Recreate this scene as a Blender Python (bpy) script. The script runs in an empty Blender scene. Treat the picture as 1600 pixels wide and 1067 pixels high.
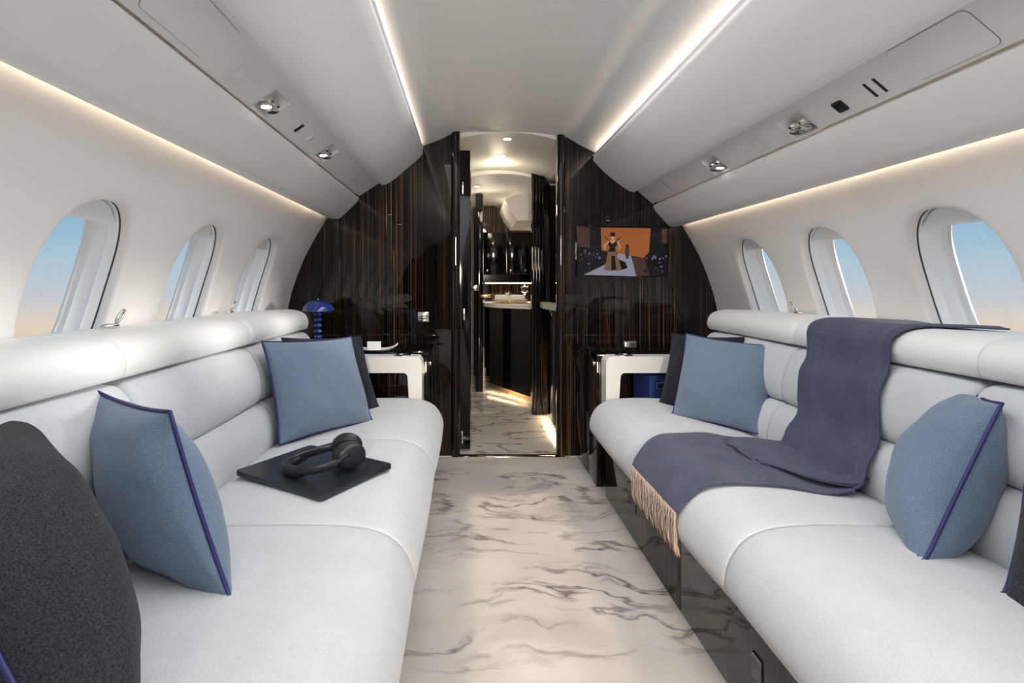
import bpy, bmesh, math, random
from mathutils import Vector, Matrix, noise
random.seed(7)
sc = bpy.context.scene
COL = sc.collection

# ------------------------------------------------------------------ camera
CH = 0.957                     # eye height
cam = bpy.data.objects.new('camera', bpy.data.cameras.new('camera'))
COL.objects.link(cam); sc.camera = cam
cam.location = (0, 0, CH); cam.rotation_euler = (math.radians(90), 0, 0)
cam.data.sensor_width = 36; cam.data.lens = 18
cam.data.shift_x = 0.0419; cam.data.shift_y = -0.0547
cam.data.clip_start = 0.02
# ------------------------------------------------------------------ world: dusk sky
w = bpy.data.worlds.new('sky'); sc.world = w; w.use_nodes = True
nt = w.node_tree; nt.nodes.clear()
tc = nt.nodes.new('ShaderNodeTexCoord'); sp = nt.nodes.new('ShaderNodeSeparateXYZ')
mr = nt.nodes.new('ShaderNodeMapRange'); mr.inputs[1].default_value = -0.25; mr.inputs[2].default_value = 0.45
rp = nt.nodes.new('ShaderNodeValToRGB'); bg = nt.nodes.new('ShaderNodeBackground'); wo = nt.nodes.new('ShaderNodeOutputWorld')
el = rp.color_ramp.elements
stops = [(0.0, (.56,.47,.40)), (0.21, (.74,.58,.42)), (0.275, (.76,.64,.52)), (0.33, (.56,.58,.62)), (0.42, (.40,.55,.66)), (0.52, (.25,.46,.64)), (1.0, (.16,.36,.60))]
el[0].position, el[0].color = stops[0][0], (*stops[0][1], 1)
el[1].position, el[1].color = stops[-1][0], (*stops[-1][1], 1)
for p, c in stops[1:-1]:
    e = el.new(p); e.color = (*c, 1)
bg.inputs['Strength'].default_value = 0.54
L = nt.links.new
L(tc.outputs['Generated'], sp.inputs[0]); L(sp.outputs['Z'], mr.inputs[0]); L(mr.outputs[0], rp.inputs[0]); L(rp.outputs[0], bg.inputs[0]); L(bg.outputs[0], wo.inputs[0])

def area(name, loc, rot, sx, sy, power, col=(1,1,1), spread=180):
    d = bpy.data.lights.new(name, 'AREA'); d.shape = 'RECTANGLE'; d.size = sx; d.size_y = sy
    d.energy = power; d.color = col; d.spread = math.radians(spread)
    o = bpy.data.objects.new(name, d); COL.objects.link(o); o.location = loc; o.rotation_euler = [math.radians(a) for a in rot]
    return o
def point(name, loc, power, col=(1,1,1), r=0.02, spot=None, rot=(0,0,0)):
    d = bpy.data.lights.new(name, 'SPOT' if spot else 'POINT'); d.energy = power; d.color = col; d.shadow_soft_size = r
    if spot: d.spot_size = math.radians(spot); d.spot_blend = .6
    o = bpy.data.objects.new(name, d); COL.objects.link(o); o.location = loc; o.rotation_euler = [math.radians(a) for a in rot]
    return o
sun = bpy.data.lights.new('sun', 'SUN'); sun.energy = 1.4; sun.angle = math.radians(7); sun.color = (1, .95, .88)
so = bpy.data.objects.new('sun', sun); COL.objects.link(so)
so.rotation_euler = Vector((-1, 0.05, -0.09)).to_track_quat('-Z', 'Y').to_euler()

D = 2.878                      # bulkhead distance
BACK = -1.45                   # forward end of the salon, behind the viewer
CX = 0.187                     # cabin centre line
WARM = (1, .80, .58)
# overhead fill light added under the ceiling, not a cabin fixture
area('ceiling_fill_light', (CX, 0.45, 1.775), (0,0,0), 0.75, 3.7, 14, (.97, .985, 1), 165)
# soft warm light added beyond the doorway behind the viewer, no known source
area('doorway_fill_light', (0.21, -3.2, 1.55), (72,0,0), 0.25, 0.5, 10, (1, .86, .68), 60)
# narrow beam added to lay a warm band on the carpet; no fixture
area('aisle_band_light', (.205, 1.0, 1.77), (0,0,0), .40, 2.7, .75, (1, .80, .60), 4)
sc.view_settings.view_transform = 'Standard'; sc.view_settings.look = 'None'
sc.view_settings.gamma = 1; sc.view_settings.use_curve_mapping = False
sc.view_settings.exposure = 0.95

# ------------------------------------------------------------------ helpers
def P(px, py, Y):
    return Vector(((px-733)*Y/800, Y, CH-(py-446)*Y/800))
def tag(o, label=None, cat=None, group=None, kind=None):
    if label: o['label'] = label
    if cat: o['category'] = cat
    if group: o['group'] = group
    if kind: o['kind'] = kind
    return o
def empty(name, loc=(0,0,0), label=None, cat=None, group=None, kind=None):
    o = bpy.data.objects.new(name, None); COL.objects.link(o); o.location = loc; o.empty_display_size = .05
    return tag(o, label, cat, group, kind)
def mk(name, V, F, mat, parent=None, smooth=False, auto=None, kind=None, label=None, cat=None, group=None, recalc=True):
    me = bpy.data.meshes.new(name); me.from_pydata([tuple(v) for v in V], [], F)
    if recalc:
        b = bmesh.new(); b.from_mesh(me); bmesh.ops.remove_doubles(b, verts=b.verts, dist=1e-6); bmesh.ops.recalc_face_normals(b, faces=b.faces); b.to_mesh(me); b.free()
    me.materials.append(mat)
    if smooth:
        me.polygons.foreach_set('use_smooth', [True]*len(me.polygons))
        if auto:
            try: me.set_sharp_from_angle(angle=math.radians(auto))
            except Exception: pass
    o = bpy.data.objects.new(name, me); COL.objects.link(o)
    if parent:
        o.parent = parent; o.matrix_parent_inverse = Matrix.Translation(-world_loc(parent))
    return tag(o, label, cat, group, kind)
def world_loc(o):
    v = Vector((0,0,0))
    if o.type == 'EMPTY': v += o.location
    if o.type != 'EMPTY' and o.parent: return Vector((0,0,0))
    return v
def boxVF(x0,x1,y0,y1,z0,z1,r=0,seg=2):
    b = bmesh.new(); bmesh.ops.create_cube(b, size=1)
    for v in b.verts:
        v.co = Vector((x0+(v.co.x+.5)*(x1-x0), y0+(v.co.y+.5)*(y1-y0), z0+(v.co.z+.5)*(z1-z0)))
    if r: bmesh.ops.bevel(b, geom=b.edges[:], offset=r, segments=seg, profile=.5, affect='EDGES')
    b.verts.index_update()
    V = [v.co.copy() for v in b.verts]; F = [[v.index for v in f.verts] for f in b.faces]; b.free()
    return V, F
def box(name, x0,x1,y0,y1,z0,z1, mat, parent=None, r=0, seg=2, **k):
    V, F = boxVF(x0,x1,y0,y1,z0,z1,r,seg)
    return mk(name, V, F, mat, parent, smooth=bool(r), auto=40 if r else None, **k)
def join(*parts):
    V, F = [], []
    for v, f in parts:
        n = len(V); V += list(v); F += [[i+n for i in q] for q in f]
    return V, F
def xf(VF, M):
    return [M @ Vector(v) for v in VF[0]], VF[1]
def tubeVF(path, r, closed=False, n=8, flat=1.0):
    path = [Vector(p) for p in path]; V, F = [], []; m = len(path); up = None
    for i, p in enumerate(path):
        a = path[(i-1) % m] if (closed or i > 0) else p
        c = path[(i+1) % m] if (closed or i < m-1) else p
        t = (c-a).normalized()
        if up is None:
            up = Vector((0,0,1)) if abs(t.z) < .9 else Vector((1,0,0))
        s = t.cross(up)
        if s.length < 1e-5: s = t.cross(Vector((0,1,0)))
        s.normalize(); up = s.cross(t).normalized()
        rr = r[i] if isinstance(r, (list, tuple)) else r
        for k in range(n):
            an = 2*math.pi*k/n
            V.append(p + s*math.cos(an)*rr + up*math.sin(an)*rr*flat)
    for i in range(m if closed else m-1):
        for k in range(n):
            a = i*n+k; b = i*n+(k+1) % n; j = (i+1) % m
            F.append([a, b, j*n+(k+1) % n, j*n+k])
    if not closed:
        F.append(list(range(n))[::-1]); F.append([(m-1)*n+k for k in range(n)])
    return V, F
def latheVF(prof, n=24, c=(0,0,0)):
    V, F = [], []
    for r, z in prof:
        for k in range(n):
            a = 2*math.pi*k/n; V.append(Vector((c[0]+r*math.cos(a), c[1]+r*math.sin(a), c[2]+z)))
    for i in range(len(prof)-1):
        for k in range(n):
            F.append([i*n+k, i*n+(k+1) % n, (i+1)*n+(k+1) % n, (i+1)*n+k])
    F.append(list(range(n))[::-1]); F.append([(len(prof)-1)*n+k for k in range(n)])
    return V, F
def smooth_path(pts, n=6, closed=False):
    pts = [Vector(p) for p in pts]; out = []; m = len(pts)
    rng = range(m) if closed else range(m-1)
    for i in rng:
        g = lambda j: pts[j % m] if closed else pts[max(0, min(m-1, j))]
        p0, p1, p2, p3 = g(i-1), g(i), g(i+1), g(i+2)
        for k in range(n):
            t = k/n
            out.append(.5*((2*p1)+(p2-p0)*t+(2*p0-5*p1+4*p2-p3)*t*t+(3*p1-p0-3*p2+p3)*t**3))
    if not closed: out.append(pts[-1])
    return out
def loftVF(loop, y0, y1, r=.012, seg=3, ny=1, crown=0, wob=0):
    """closed (x,z) loop carried along Y with rounded ends; crown pillows the middle outwards"""
    n = len(loop); cx = sum(p[0] for p in loop)/n; cz = sum(p[1] for p in loop)/n
    nm = []
    area_ = sum(loop[i][0]*loop[(i+1)%n][1]-loop[(i+1)%n][0]*loop[i][1] for i in range(n))
    sg = 1 if area_ > 0 else -1
    for i in range(n):
        a = Vector((*loop[i-1], 0)); c = Vector((*loop[(i+1) % n], 0)); t = (c-a).normalized()
        nm.append((t.y*sg, -t.x*sg))
    st = []
    for k in range(seg+1):
        an = math.pi/2*k/seg; st.append((y0+r*(1-math.sin(an)), -r*(1-math.cos(an)) if False else -r*(1-math.sin(math.pi/2-an)) ))
    ys = []
    for k in range(seg+1):
        an = math.pi/2*k/seg
        ys.append((y0+r*(1-math.cos(an)), -r*(1-math.sin(an))))
    for k in range(1, ny):
        t = k/ny; ys.append((y0+r+(y1-y0-2*r)*t, crown*math.sin(math.pi*t)))
    for k in range(seg, -1, -1):
        an = math.pi/2*k/seg
        ys.append((y1-r*(1-math.cos(an)), -r*(1-math.sin(an))))
    V, F = [], []
    for y, off in ys:
        for i, (x, z) in enumerate(loop):
            o2 = off
            if wob: o2 += wob*noise.noise(Vector((x*5, y*5, z*5)))
            V.append(Vector((x+nm[i][0]*o2, y, z+nm[i][1]*o2)))
    m = len(ys)
    for j in range(m-1):
        for i in range(n):
            F.append([j*n+i, j*n+(i+1) % n, (j+1)*n+(i+1) % n, (j+1)*n+i])
    F.append(list(range(n))); F.append([(m-1)*n+i for i in range(n)][::-1])
    return V, F
def loft(name, loop, y0, y1, mat, parent=None, r=.012, seg=3, ny=1, crown=0, wob=0, **k):
    V, F = loftVF(loop, y0, y1, r, seg, ny, crown, wob)
    return mk(name, V, F, mat, parent, smooth=True, auto=50, **k)
def round_loop(pts, n=5):
    """closed loop of (x,z) -> smooth"""
    return [(p.x, p.y) for p in smooth_path([(x, z, 0) for x, z in pts], n, True)]
def strip_shell(name, prof, y0, y1, mat, thick, parent=None, smooth=True, **k):
    """open profile extruded along Y, with thickness pushed away from the cabin centre"""
    n = len(prof); V, F = [], []
    outer = []
    for i in range(n):
        a = Vector(prof[max(0, i-1)]); c = Vector(prof[min(n-1, i+1)]); t = (c-a).normalized()
        nv = Vector((t.y, -t.x))
        if nv.dot(Vector((prof[i][0]-CX, prof[i][1]-1.0))) < 0: nv = -nv
        outer.append((prof[i][0]+nv.x*thick, prof[i][1]+nv.y*thick))
    loop = list(prof)+outer[::-1]; m = len(loop)
    for y in (y0, y1):
        V += [Vector((x, y, z)) for x, z in loop]
    for i in range(m): F.append([i, (i+1) % m, m+(i+1) % m, m+i])
    for i in range(n-1):
        j = m-1-i
        F.append([i, i+1, j-1, j]); F.append([m+i, m+i+1, m+j-1, m+j])
    return mk(name, V, F, mat, parent, smooth=smooth, auto=35, **k)

# ------------------------------------------------------------------ materials
def N(nt, t, **k):
    n = nt.nodes.new(t)
    for a, b in k.items(): setattr(n, a, b)
    return n
def base(name, col=(.8,.8,.8), rough=.5, metal=0, coat=0, spec=.5, emit=None, es=0):
    m = bpy.data.materials.new(name); m.use_nodes = True
    b = m.node_tree.nodes['Principled BSDF']
    b.inputs['Base Color'].default_value = (*col, 1); b.inputs['Roughness'].default_value = rough
    b.inputs['Metallic'].default_value = metal; b.inputs['Coat Weight'].default_value = coat
    b.inputs['Coat Roughness'].default_value = .03; b.inputs['Specular IOR Level'].default_value = spec
    if emit: b.inputs['Emission Color'].default_value = (*emit, 1); b.inputs['Emission Strength'].default_value = es
    return m, m.node_tree, b
def coords(nt, scale=(1,1,1), rot=(0,0,0)):
    g = N(nt, 'ShaderNodeNewGeometry'); mp = N(nt, 'ShaderNodeMapping')
    mp.inputs['Scale'].default_value = scale; mp.inputs['Rotation'].default_value = rot
    nt.links.new(g.outputs['Position'], mp.inputs['Vector']); return mp.outputs[0]
def noise_tex(nt, vec, scale, detail=2, rough=.5, dist=0):
    n = N(nt, 'ShaderNodeTexNoise'); n.inputs['Scale'].default_value = scale; n.inputs['Detail'].default_value = detail
    n.inputs['Roughness'].default_value = rough; n.inputs['Distortion'].default_value = dist
    nt.links.new(vec, n.inputs['Vector']); return n.outputs['Fac']
def ramp(nt, fac, stops, interp='LINEAR'):
    r = N(nt, 'ShaderNodeValToRGB'); r.color_ramp.interpolation = interp; e = r.color_ramp.elements
    e[0].position = stops[0][0]; e[0].color = (*stops[0][1], 1); e[1].position = stops[-1][0]; e[1].color = (*stops[-1][1], 1)
    for p, c in stops[1:-1]:
        q = e.new(p); q.color = (*c, 1)
    nt.links.new(fac, r.inputs[0]); return r.outputs[0]
def bump(nt, b, h, strength=.3, dist=.001):
    n = N(nt, 'ShaderNodeBump'); n.inputs['Strength'].default_value = strength; n.inputs['Distance'].default_value = dist
    nt.links.new(h, n.inputs['Height']); nt.links.new(n.outputs[0], b.inputs['Normal'])
def mathn(nt, op, a, b=None, clamp=False):
    n = N(nt, 'ShaderNodeMath'); n.operation = op; n.use_clamp = clamp
    for i, v in enumerate((a, b)):
        if v is None: continue
        if isinstance(v, (int, float)): n.inputs[i].default_value = v
        else: nt.links.new(v, n.inputs[i])
    return n.outputs[0]
def mixc(nt, fac, a, b, mode='MIX'):
    n = N(nt, 'ShaderNodeMix'); n.data_type = 'RGBA'; n.blend_type = mode
    if isinstance(fac, (int, float)): n.inputs[0].default_value = fac
    else: nt.links.new(fac, n.inputs[0])
    for i, v in ((6, a), (7, b)):
        if isinstance(v, tuple): n.inputs[i].default_value = (*v, 1)
        else: nt.links.new(v, n.inputs[i])
    return n.outputs[2]

def shell_white(name, col, rough=.45):
    m, nt, b = base(name, col, rough)
    v = coords(nt, (1,1,1)); n = noise_tex(nt, v, 260, 2); bump(nt, b, n, .06, .0006)
    return m
M = {}
M['shell'] = shell_white('shell_white', (.80,.785,.775), .42)
M['headliner'] = shell_white('headliner_white', (.91,.905,.895), .5)
M['reveal'] = shell_white('window_reveal_white', (.93,.93,.93), .3)
def leather():
    m, nt, b = base('white_leather', (.80,.80,.79), .38)
    v = coords(nt); vo = N(nt, 'ShaderNodeTexVoronoi'); vo.inputs['Scale'].default_value = 700; nt.links.new(v, vo.inputs['Vector'])
    bump(nt, b, vo.outputs['Distance'], .10, .0006); return m
M['leather'] = leather()
def fabric(name, c1, c2, scale=900, weave=True, strength=.5, rough=.95, sheen=.3, blotch=.12):
    m, nt, b = base(name, c1, rough, spec=.2)
    v = coords(nt)
    n1 = noise_tex(nt, v, scale, 2, .6); n2 = noise_tex(nt, v, 14, 3, .5)
    c = ramp(nt, n1, [(.36, c2), (.64, c1)])
    c = mixc(nt, blotch, c, ramp(nt, n2, [(.35, (.75,.75,.75)), (.65, (1.15,1.15,1.15))]), 'MULTIPLY')
    nt.links.new(c, b.inputs['Base Color'])
    b.inputs['Sheen Weight'].default_value = sheen; b.inputs['Sheen Roughness'].default_value = .5
    h = n1
    if weave:
        w1 = N(nt, 'ShaderNodeTexWave'); w1.inputs['Scale'].default_value = 95; w1.bands_direction = 'DIAGONAL'; w1.inputs['Distortion'].default_value = 1.0
        nt.links.new(v, w1.inputs['Vector'])
        h = mathn(nt, 'ADD', mathn(nt, 'MULTIPLY', w1.outputs['Fac'], .22), n1)
    bump(nt, b, h, strength, .0015)
    return m
M['seat'] = fabric('pale_grey_twill', (.64,.655,.68), (.50,.52,.555), 750, True, .22)
M['blue'] = fabric('denim_blue_wool', (.215,.29,.395), (.10,.145,.225), 800, False, .5)
M['char'] = fabric('charcoal_herringbone', (.05,.053,.060), (.016,.018,.024), 420, True, .6, sheen=.08)
M['navy'] = fabric('navy_wool', (.028,.031,.045), (.012,.014,.022), 500, False, .5, sheen=.08)
M['throw'] = fabric('slate_blue_cashmere', (.10,.11,.175), (.045,.048,.085), 420, False, .5, sheen=.15, blotch=.5)
M['pipe'], _, _ = base('piping_royal_navy', (.02,.02,.13), .5)
def fringe():
    m, nt, b = base('beige_fringe_yarn', (.58,.44,.36), .9)
    v = coords(nt); n = noise_tex(nt, v, 300, 2); nt.links.new(ramp(nt, n, [(.3, (.40,.29,.23)), (.7, (.70,.56,.47))]), b.inputs['Base Color']); return m
M['fringe'] = fringe()
def ebony():
    m, nt, b = base('macassar_ebony_lacquer', (.01,.007,.006), .5, coat=1.0, spec=0)
    b.inputs['Coat Roughness'].default_value = .015; b.inputs['Coat IOR'].default_value = 1.43
    g = coords(nt, (1, 1, .003))
    g2 = coords(nt, (1, 1, .10))
    a = noise_tex(nt, g, 84, 1, .4)                # sparse fine lines
    a2 = noise_tex(nt, g, 110, 1, .4)
    k = noise_tex(nt, g2, 5, 2, .5)
    line = mathn(nt, 'SUBTRACT', 1, mathn(nt, 'MULTIPLY', mathn(nt, 'ABSOLUTE', mathn(nt, 'SUBTRACT', a, .52)), 95), True)
    line2 = mathn(nt, 'SUBTRACT', 1, mathn(nt, 'MULTIPLY', mathn(nt, 'ABSOLUTE', mathn(nt, 'SUBTRACT', a2, .57)), 50), True)
    mask = ramp(nt, k, [(.40, (.22,.22,.22)), (.62, (1,1,1))])
    lc = mathn(nt, 'MULTIPLY', mathn(nt, 'MAXIMUM', line, mathn(nt, 'MULTIPLY', line2, .6)), mask)
    wide = ramp(nt, noise_tex(nt, g, 18, 2, .5), [(.45, (.003,.0022,.002)), (.68, (.010,.006,.004))])
    nt.links.new(mixc(nt, lc, wide, (.36,.215,.125)), b.inputs['Base Color'])
    return m
M['ebony'] = ebony()
M['black'], _, _bb = base('black_lacquer', (.003,.003,.004), .08, coat=0, spec=.35)
M['blackm'], _, _ = base('black_plastic', (.012,.012,.013), .38)
M['chrome'], _, _ = base('polished_nickel', (.72,.68,.64), .16, metal=1)
M['pewter'], _, _ = base('dark_pewter', (.22,.21,.20), .2, metal=1)
M['gold'], _, _ = base('brass_trim', (.75,.55,.30), .25, metal=1)
M['white'], _, _ = base('gloss_white', (.85,.84,.82), .25)
M['bluegl'], _, _ = base('cobalt_blue_enamel', (.012,.03,.22), .12, coat=.8)
M['led'], _, _ = base('warm_led_strip', (1,.9,.8), .5, emit=(1,.74,.48), es=.7)
M['led2'], _, _ = base('warm_galley_led', (1,.9,.8), .5, emit=(1,.80,.55), es=3.0)
M['bulb'], _, _ = base('reading_lamp_glass', (1,1,1), .3, emit=(1,.95,.88), es=4)
M['paper'], _, _ = base('white_card', (.85,.86,.87), .6)
M['stone'], _, _ = base('white_quartz', (.80,.78,.74), .2)
def laptop_mat():
    m, nt, b = base('midnight_aluminium', (.055,.065,.080), .36, metal=.75); return m
M['laptop'] = laptop_mat()
M['headb'], _, _ = base('black_matte_polycarbonate', (.011,.013,.018), .40)
M['pad'], _, _ = base('black_soft_leatherette', (.010,.010,.012), .55)
def carpet():
    m, nt, b = base('marbled_carpet', (.55,.52,.50), .95, spec=.15)
    v = coords(nt)
    warp = N(nt, 'ShaderNodeTexNoise'); warp.inputs['Scale'].default_value = 2.2; warp.inputs['Detail'].default_value = 4
    nt.links.new(v, warp.inputs['Vector'])
    add = N(nt, 'ShaderNodeVectorMath'); add.operation = 'MULTIPLY_ADD'
    nt.links.new(warp.outputs['Color'], add.inputs[0]); add.inputs[1].default_value = (.35,.35,.35); nt.links.new(v, add.inputs[2])
    mp = N(nt, 'ShaderNodeMapping'); mp.inputs['Scale'].default_value = (1.15, 4.2, 1); mp.inputs['Rotation'].default_value = (0,0,.18)
    mp.inputs['Location'].default_value = (3.1, 1.7, 0)
    nt.links.new(add.outputs[0], mp.inputs['Vector'])
    def vein(scale, width, lo, hi, off):
        a = N(nt, 'ShaderNodeTexNoise'); a.inputs['Scale'].default_value = scale; a.inputs['Detail'].default_value = 5; a.inputs['Roughness'].default_value = .55
        m2 = N(nt, 'ShaderNodeMapping'); m2.inputs['Location'].default_value = (off, off*1.7, off); nt.links.new(mp.outputs[0], m2.inputs['Vector']); nt.links.new(m2.outputs[0], a.inputs['Vector'])
        r = mathn(nt, 'SUBTRACT', 1, mathn(nt, 'MULTIPLY', mathn(nt, 'ABSOLUTE', mathn(nt, 'SUBTRACT', a.outputs['Fac'], .5)), width), True)
        k = N(nt, 'ShaderNodeTexNoise'); k.inputs['Scale'].default_value = 1.3; k.inputs['Detail'].default_value = 2
        m3 = N(nt, 'ShaderNodeMapping'); m3.inputs['Location'].default_value = (off*2.3, 0, 4); nt.links.new(mp.outputs[0], m3.inputs['Vector']); nt.links.new(m3.outputs[0], k.inputs['Vector'])
        msk = ramp(nt, k.outputs['Fac'], [(lo, (0,0,0)), (hi, (1,1,1))])
        return mathn(nt, 'MULTIPLY', mathn(nt, 'POWER', r, 1.4), msk)
    v1 = vein(1.1, 30, .46, .60, 0.0); v2 = vein(1.9, 22, .50, .66, 7.3); v3 = vein(.7, 7, .56, .72, 3.9)
    pile = noise_tex(nt, v, 420, 2, .6)
    tot = mathn(nt, 'MAXIMUM', mathn(nt, 'MAXIMUM', v1, mathn(nt, 'MULTIPLY', v2, .8)), mathn(nt, 'MULTIPLY', v3, .38))
    tot = mathn(nt, 'MULTIPLY', tot, mathn(nt, 'ADD', .45, pile), True)
    cl = ramp(nt, noise_tex(nt, v, 2.2, 3), [(.35, (.44,.415,.40)), (.65, (.56,.535,.51))])
    c = mixc(nt, tot, cl, (.085,.068,.072))
    nt.links.new(c, b.inputs['Base Color'])
    bump(nt, b, pile, .35, .002)
    return m
M['carpet'] = carpet()
def marble():
    m, nt, b = base('polished_marble', (.7,.68,.65), .16)
    v = coords(nt, (1.5, 3.2, 1), (0,0,.5))
    warp = N(nt, 'ShaderNodeTexNoise'); warp.inputs['Scale'].default_value = 2; warp.inputs['Detail'].default_value = 4; nt.links.new(v, warp.inputs['Vector'])
    add = N(nt, 'ShaderNodeVectorMath'); add.operation = 'MULTIPLY_ADD'; nt.links.new(warp.outputs['Color'], add.inputs[0]); add.inputs[1].default_value = (.6,.6,.6); nt.links.new(v, add.inputs[2])
    a = noise_tex(nt, add.outputs[0], 2.1, 5, .55)
    r = mathn(nt, 'SUBTRACT', 1, mathn(nt, 'MULTIPLY', mathn(nt, 'ABSOLUTE', mathn(nt, 'SUBTRACT', a, .5)), 26), True)
    r = mathn(nt, 'MULTIPLY', r, .75)
    nt.links.new(mixc(nt, r, (.62,.59,.555), (.09,.08,.085)), b.inputs['Base Color']); return m
M['marble'] = marble()
def glass():
    m = bpy.data.materials.new('window_pane_clear'); m.use_nodes = True; nt = m.node_tree; nt.nodes.clear()
    o = N(nt, 'ShaderNodeOutputMaterial'); t = N(nt, 'ShaderNodeBsdfTransparent'); g = N(nt, 'ShaderNodeBsdfGlossy'); g.inputs['Roughness'].default_value = .02
    t.inputs[0].default_value = (.97,.98,.98,1)
    x = N(nt, 'ShaderNodeMixShader'); x.inputs[0].default_value = .04
    nt.links.new(t.outputs[0], x.inputs[1]); nt.links.new(g.outputs[0], x.inputs[2]); nt.links.new(x.outputs[0], o.inputs[0]); return m
M['glass'] = glass()
def clear():
    m, nt, b = base('clear_glass', (1,1,1), .02); b.inputs['Transmission Weight'].default_value = 1; return m
M['clear'] = clear()
M['dark'], _, _ = base('shadow_gap_grey', (.16,.16,.16), .7)

# ------------------------------------------------------------------ cabin shell
def B(px, py):                                   # a point of the bulkhead outline
    p = P(px, py, D); return (p.x, p.z)
WALLP = [(1.10,-.02),(1.16,.15),(1.20,.35),(1.217,.55),(1.218,.70),(1.205,.835),(1.165,.98),(1.108,1.122),(1.055,1.22),(1.005,1.30),(.985,1.335),(.945,1.385),(.90,1.43)]
def wallw(z):
    for (w0, z0), (w1, z1) in zip(WALLP, WALLP[1:]):
        if z <= z1:
            t = (z-z0)/(z1-z0); 
            return w0+(w1-w0)*t
    return WALLP[-1][0]
_dense = smooth_path([(a, z, 0) for a, z in WALLP], 10)
def wallw(z):
    for p, q in zip(_dense, _dense[1:]):
        if p.y <= z <= q.y: return p.x+(q.x-p.x)*(z-p.y)/max(1e-9, q.y-p.y)
    return _dense[0].x if z < _dense[0].y else _dense[-1].x
def wnorm(z):
    d = (wallw(z+.01)-wallw(z-.01))/.02
    n = Vector((1, -d)); n.normalize(); return n     # (outward, up) normal of the wall
WSET = {'left': (2.34, .525, 7), 'right': (2.378, .486, 7)}
HWY, HWZ, ZC = .146, .222, .943
def se(t, hy, hz, e=2.55):
    c, s = math.cos(t), math.sin(t)
    return hy*math.copysign(abs(c)**(2/e), c), hz*math.copysign(abs(s)**(2/e), s)
NW = 64
def wall_side(side):
    sg = -1 if side == 'left' else 1
    w0, PITCH, nn = WSET[side]; WC = [w0-PITCH*k for k in range(nn)]
    V, F = [], []
    def pt(y, z, out=0):
        n = wnorm(z); return Vector((CX+sg*(wallw(z)+n.x*out), y, z+n.y*out))
    edges = [D+.0]+[c-PITCH/2 for c in WC]
    edges[0] = WC[0]+PITCH/2
    Z0, Z1 = .45, 1.34
    for c in WC:
        y0, y1 = c-PITCH/2, c+PITCH/2
        rings = []
        outer = []
        for k in range(NW):
            t = 2*math.pi*(k+.5)/NW; cs, sn = math.cos(t), math.sin(t)
            hy, hz = PITCH/2, (Z1-ZC) if sn > 0 else (ZC-Z0)
            # square mapping
            s = 1/max(abs(cs), abs(sn)); outer.append((cs*s*hy, sn*s*hz))
        # snap nearest to corners exactly
        for cy, cz in ((1,1),(-1,1),(-1,-1),(1,-1)):
            tgt = (cy*PITCH/2, (Z1-ZC) if cz > 0 else -(ZC-Z0))
            i = min(range(NW), key=lambda q: (outer[q][0]-tgt[0])**2+(outer[q][1]-tgt[1])**2)
            outer[i] = tgt
        inner = []
        for k in range(NW):
            t = 2*math.pi*(k+.5)/NW; inner.append(se(t, HWY+.012, HWZ+.012))
        nr = 8; base_i = len(V)
        for j in range(nr+1):
            q = (j/nr)
            for k in range(NW):
                a, b_ = outer[k], inner[k]
                V.append(pt(c+a[0]+(b_[0]-a[0])*q, ZC+a[1]+(b_[1]-a[1])*q))
        # rolled lip
        for d_, o_ in ((.006, .0012), (.010, .005), (.012, .011), (.012, .03)):
            for k in range(NW):
                t = 2*math.pi*(k+.5)/NW; yy, zz = se(t, HWY+.012-d_, HWZ+.012-d_)
                V.append(pt(c+yy, ZC+zz, o_))
        for j in range(nr+4):
            for k in range(NW):
                a = base_i+j*NW+k; b_ = base_i+j*NW+(k+1) % NW
                F.append([a, b_, b_+NW, a+NW])
    o = mk('wall_'+side, V, F, M['shell'], smooth=True, kind='structure')
    # plain stretches: below, above, aft and forward of the window bays
    def patch(nm, y0, y1, z0, z1):
        zs = [z0+(z1-z0)*i/14 for i in range(15)]; V2, F2 = [], []
        for y in (y0, y1):
            for off in (0, .012):
                V2 += [pt(y, z, off) for z in zs]
        n = 15
        for i in range(n-1):
            F2.append([i, i+1, 2*n+i+1, 2*n+i]); F2.append([n+i, n+i+1, 3*n+i+1, 3*n+i])
        return V2, F2
    ymin = WC[-1]-PITCH/2; ymax = WC[0]+PITCH/2
    parts = [patch('', ymin, ymax, -.02, .45), patch('', ymin, ymax, 1.34, 1.43), patch('', ymax, D+.01, -.02, 1.43), patch('', BACK-.01, ymin, -.02, 1.43)]
    V2, F2 = join(*parts)
    mk('sidewall_lining', V2, F2, M['shell'], o, smooth=True)
    return pt
ptL = wall_side('left'); ptR = wall_side('right')
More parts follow.
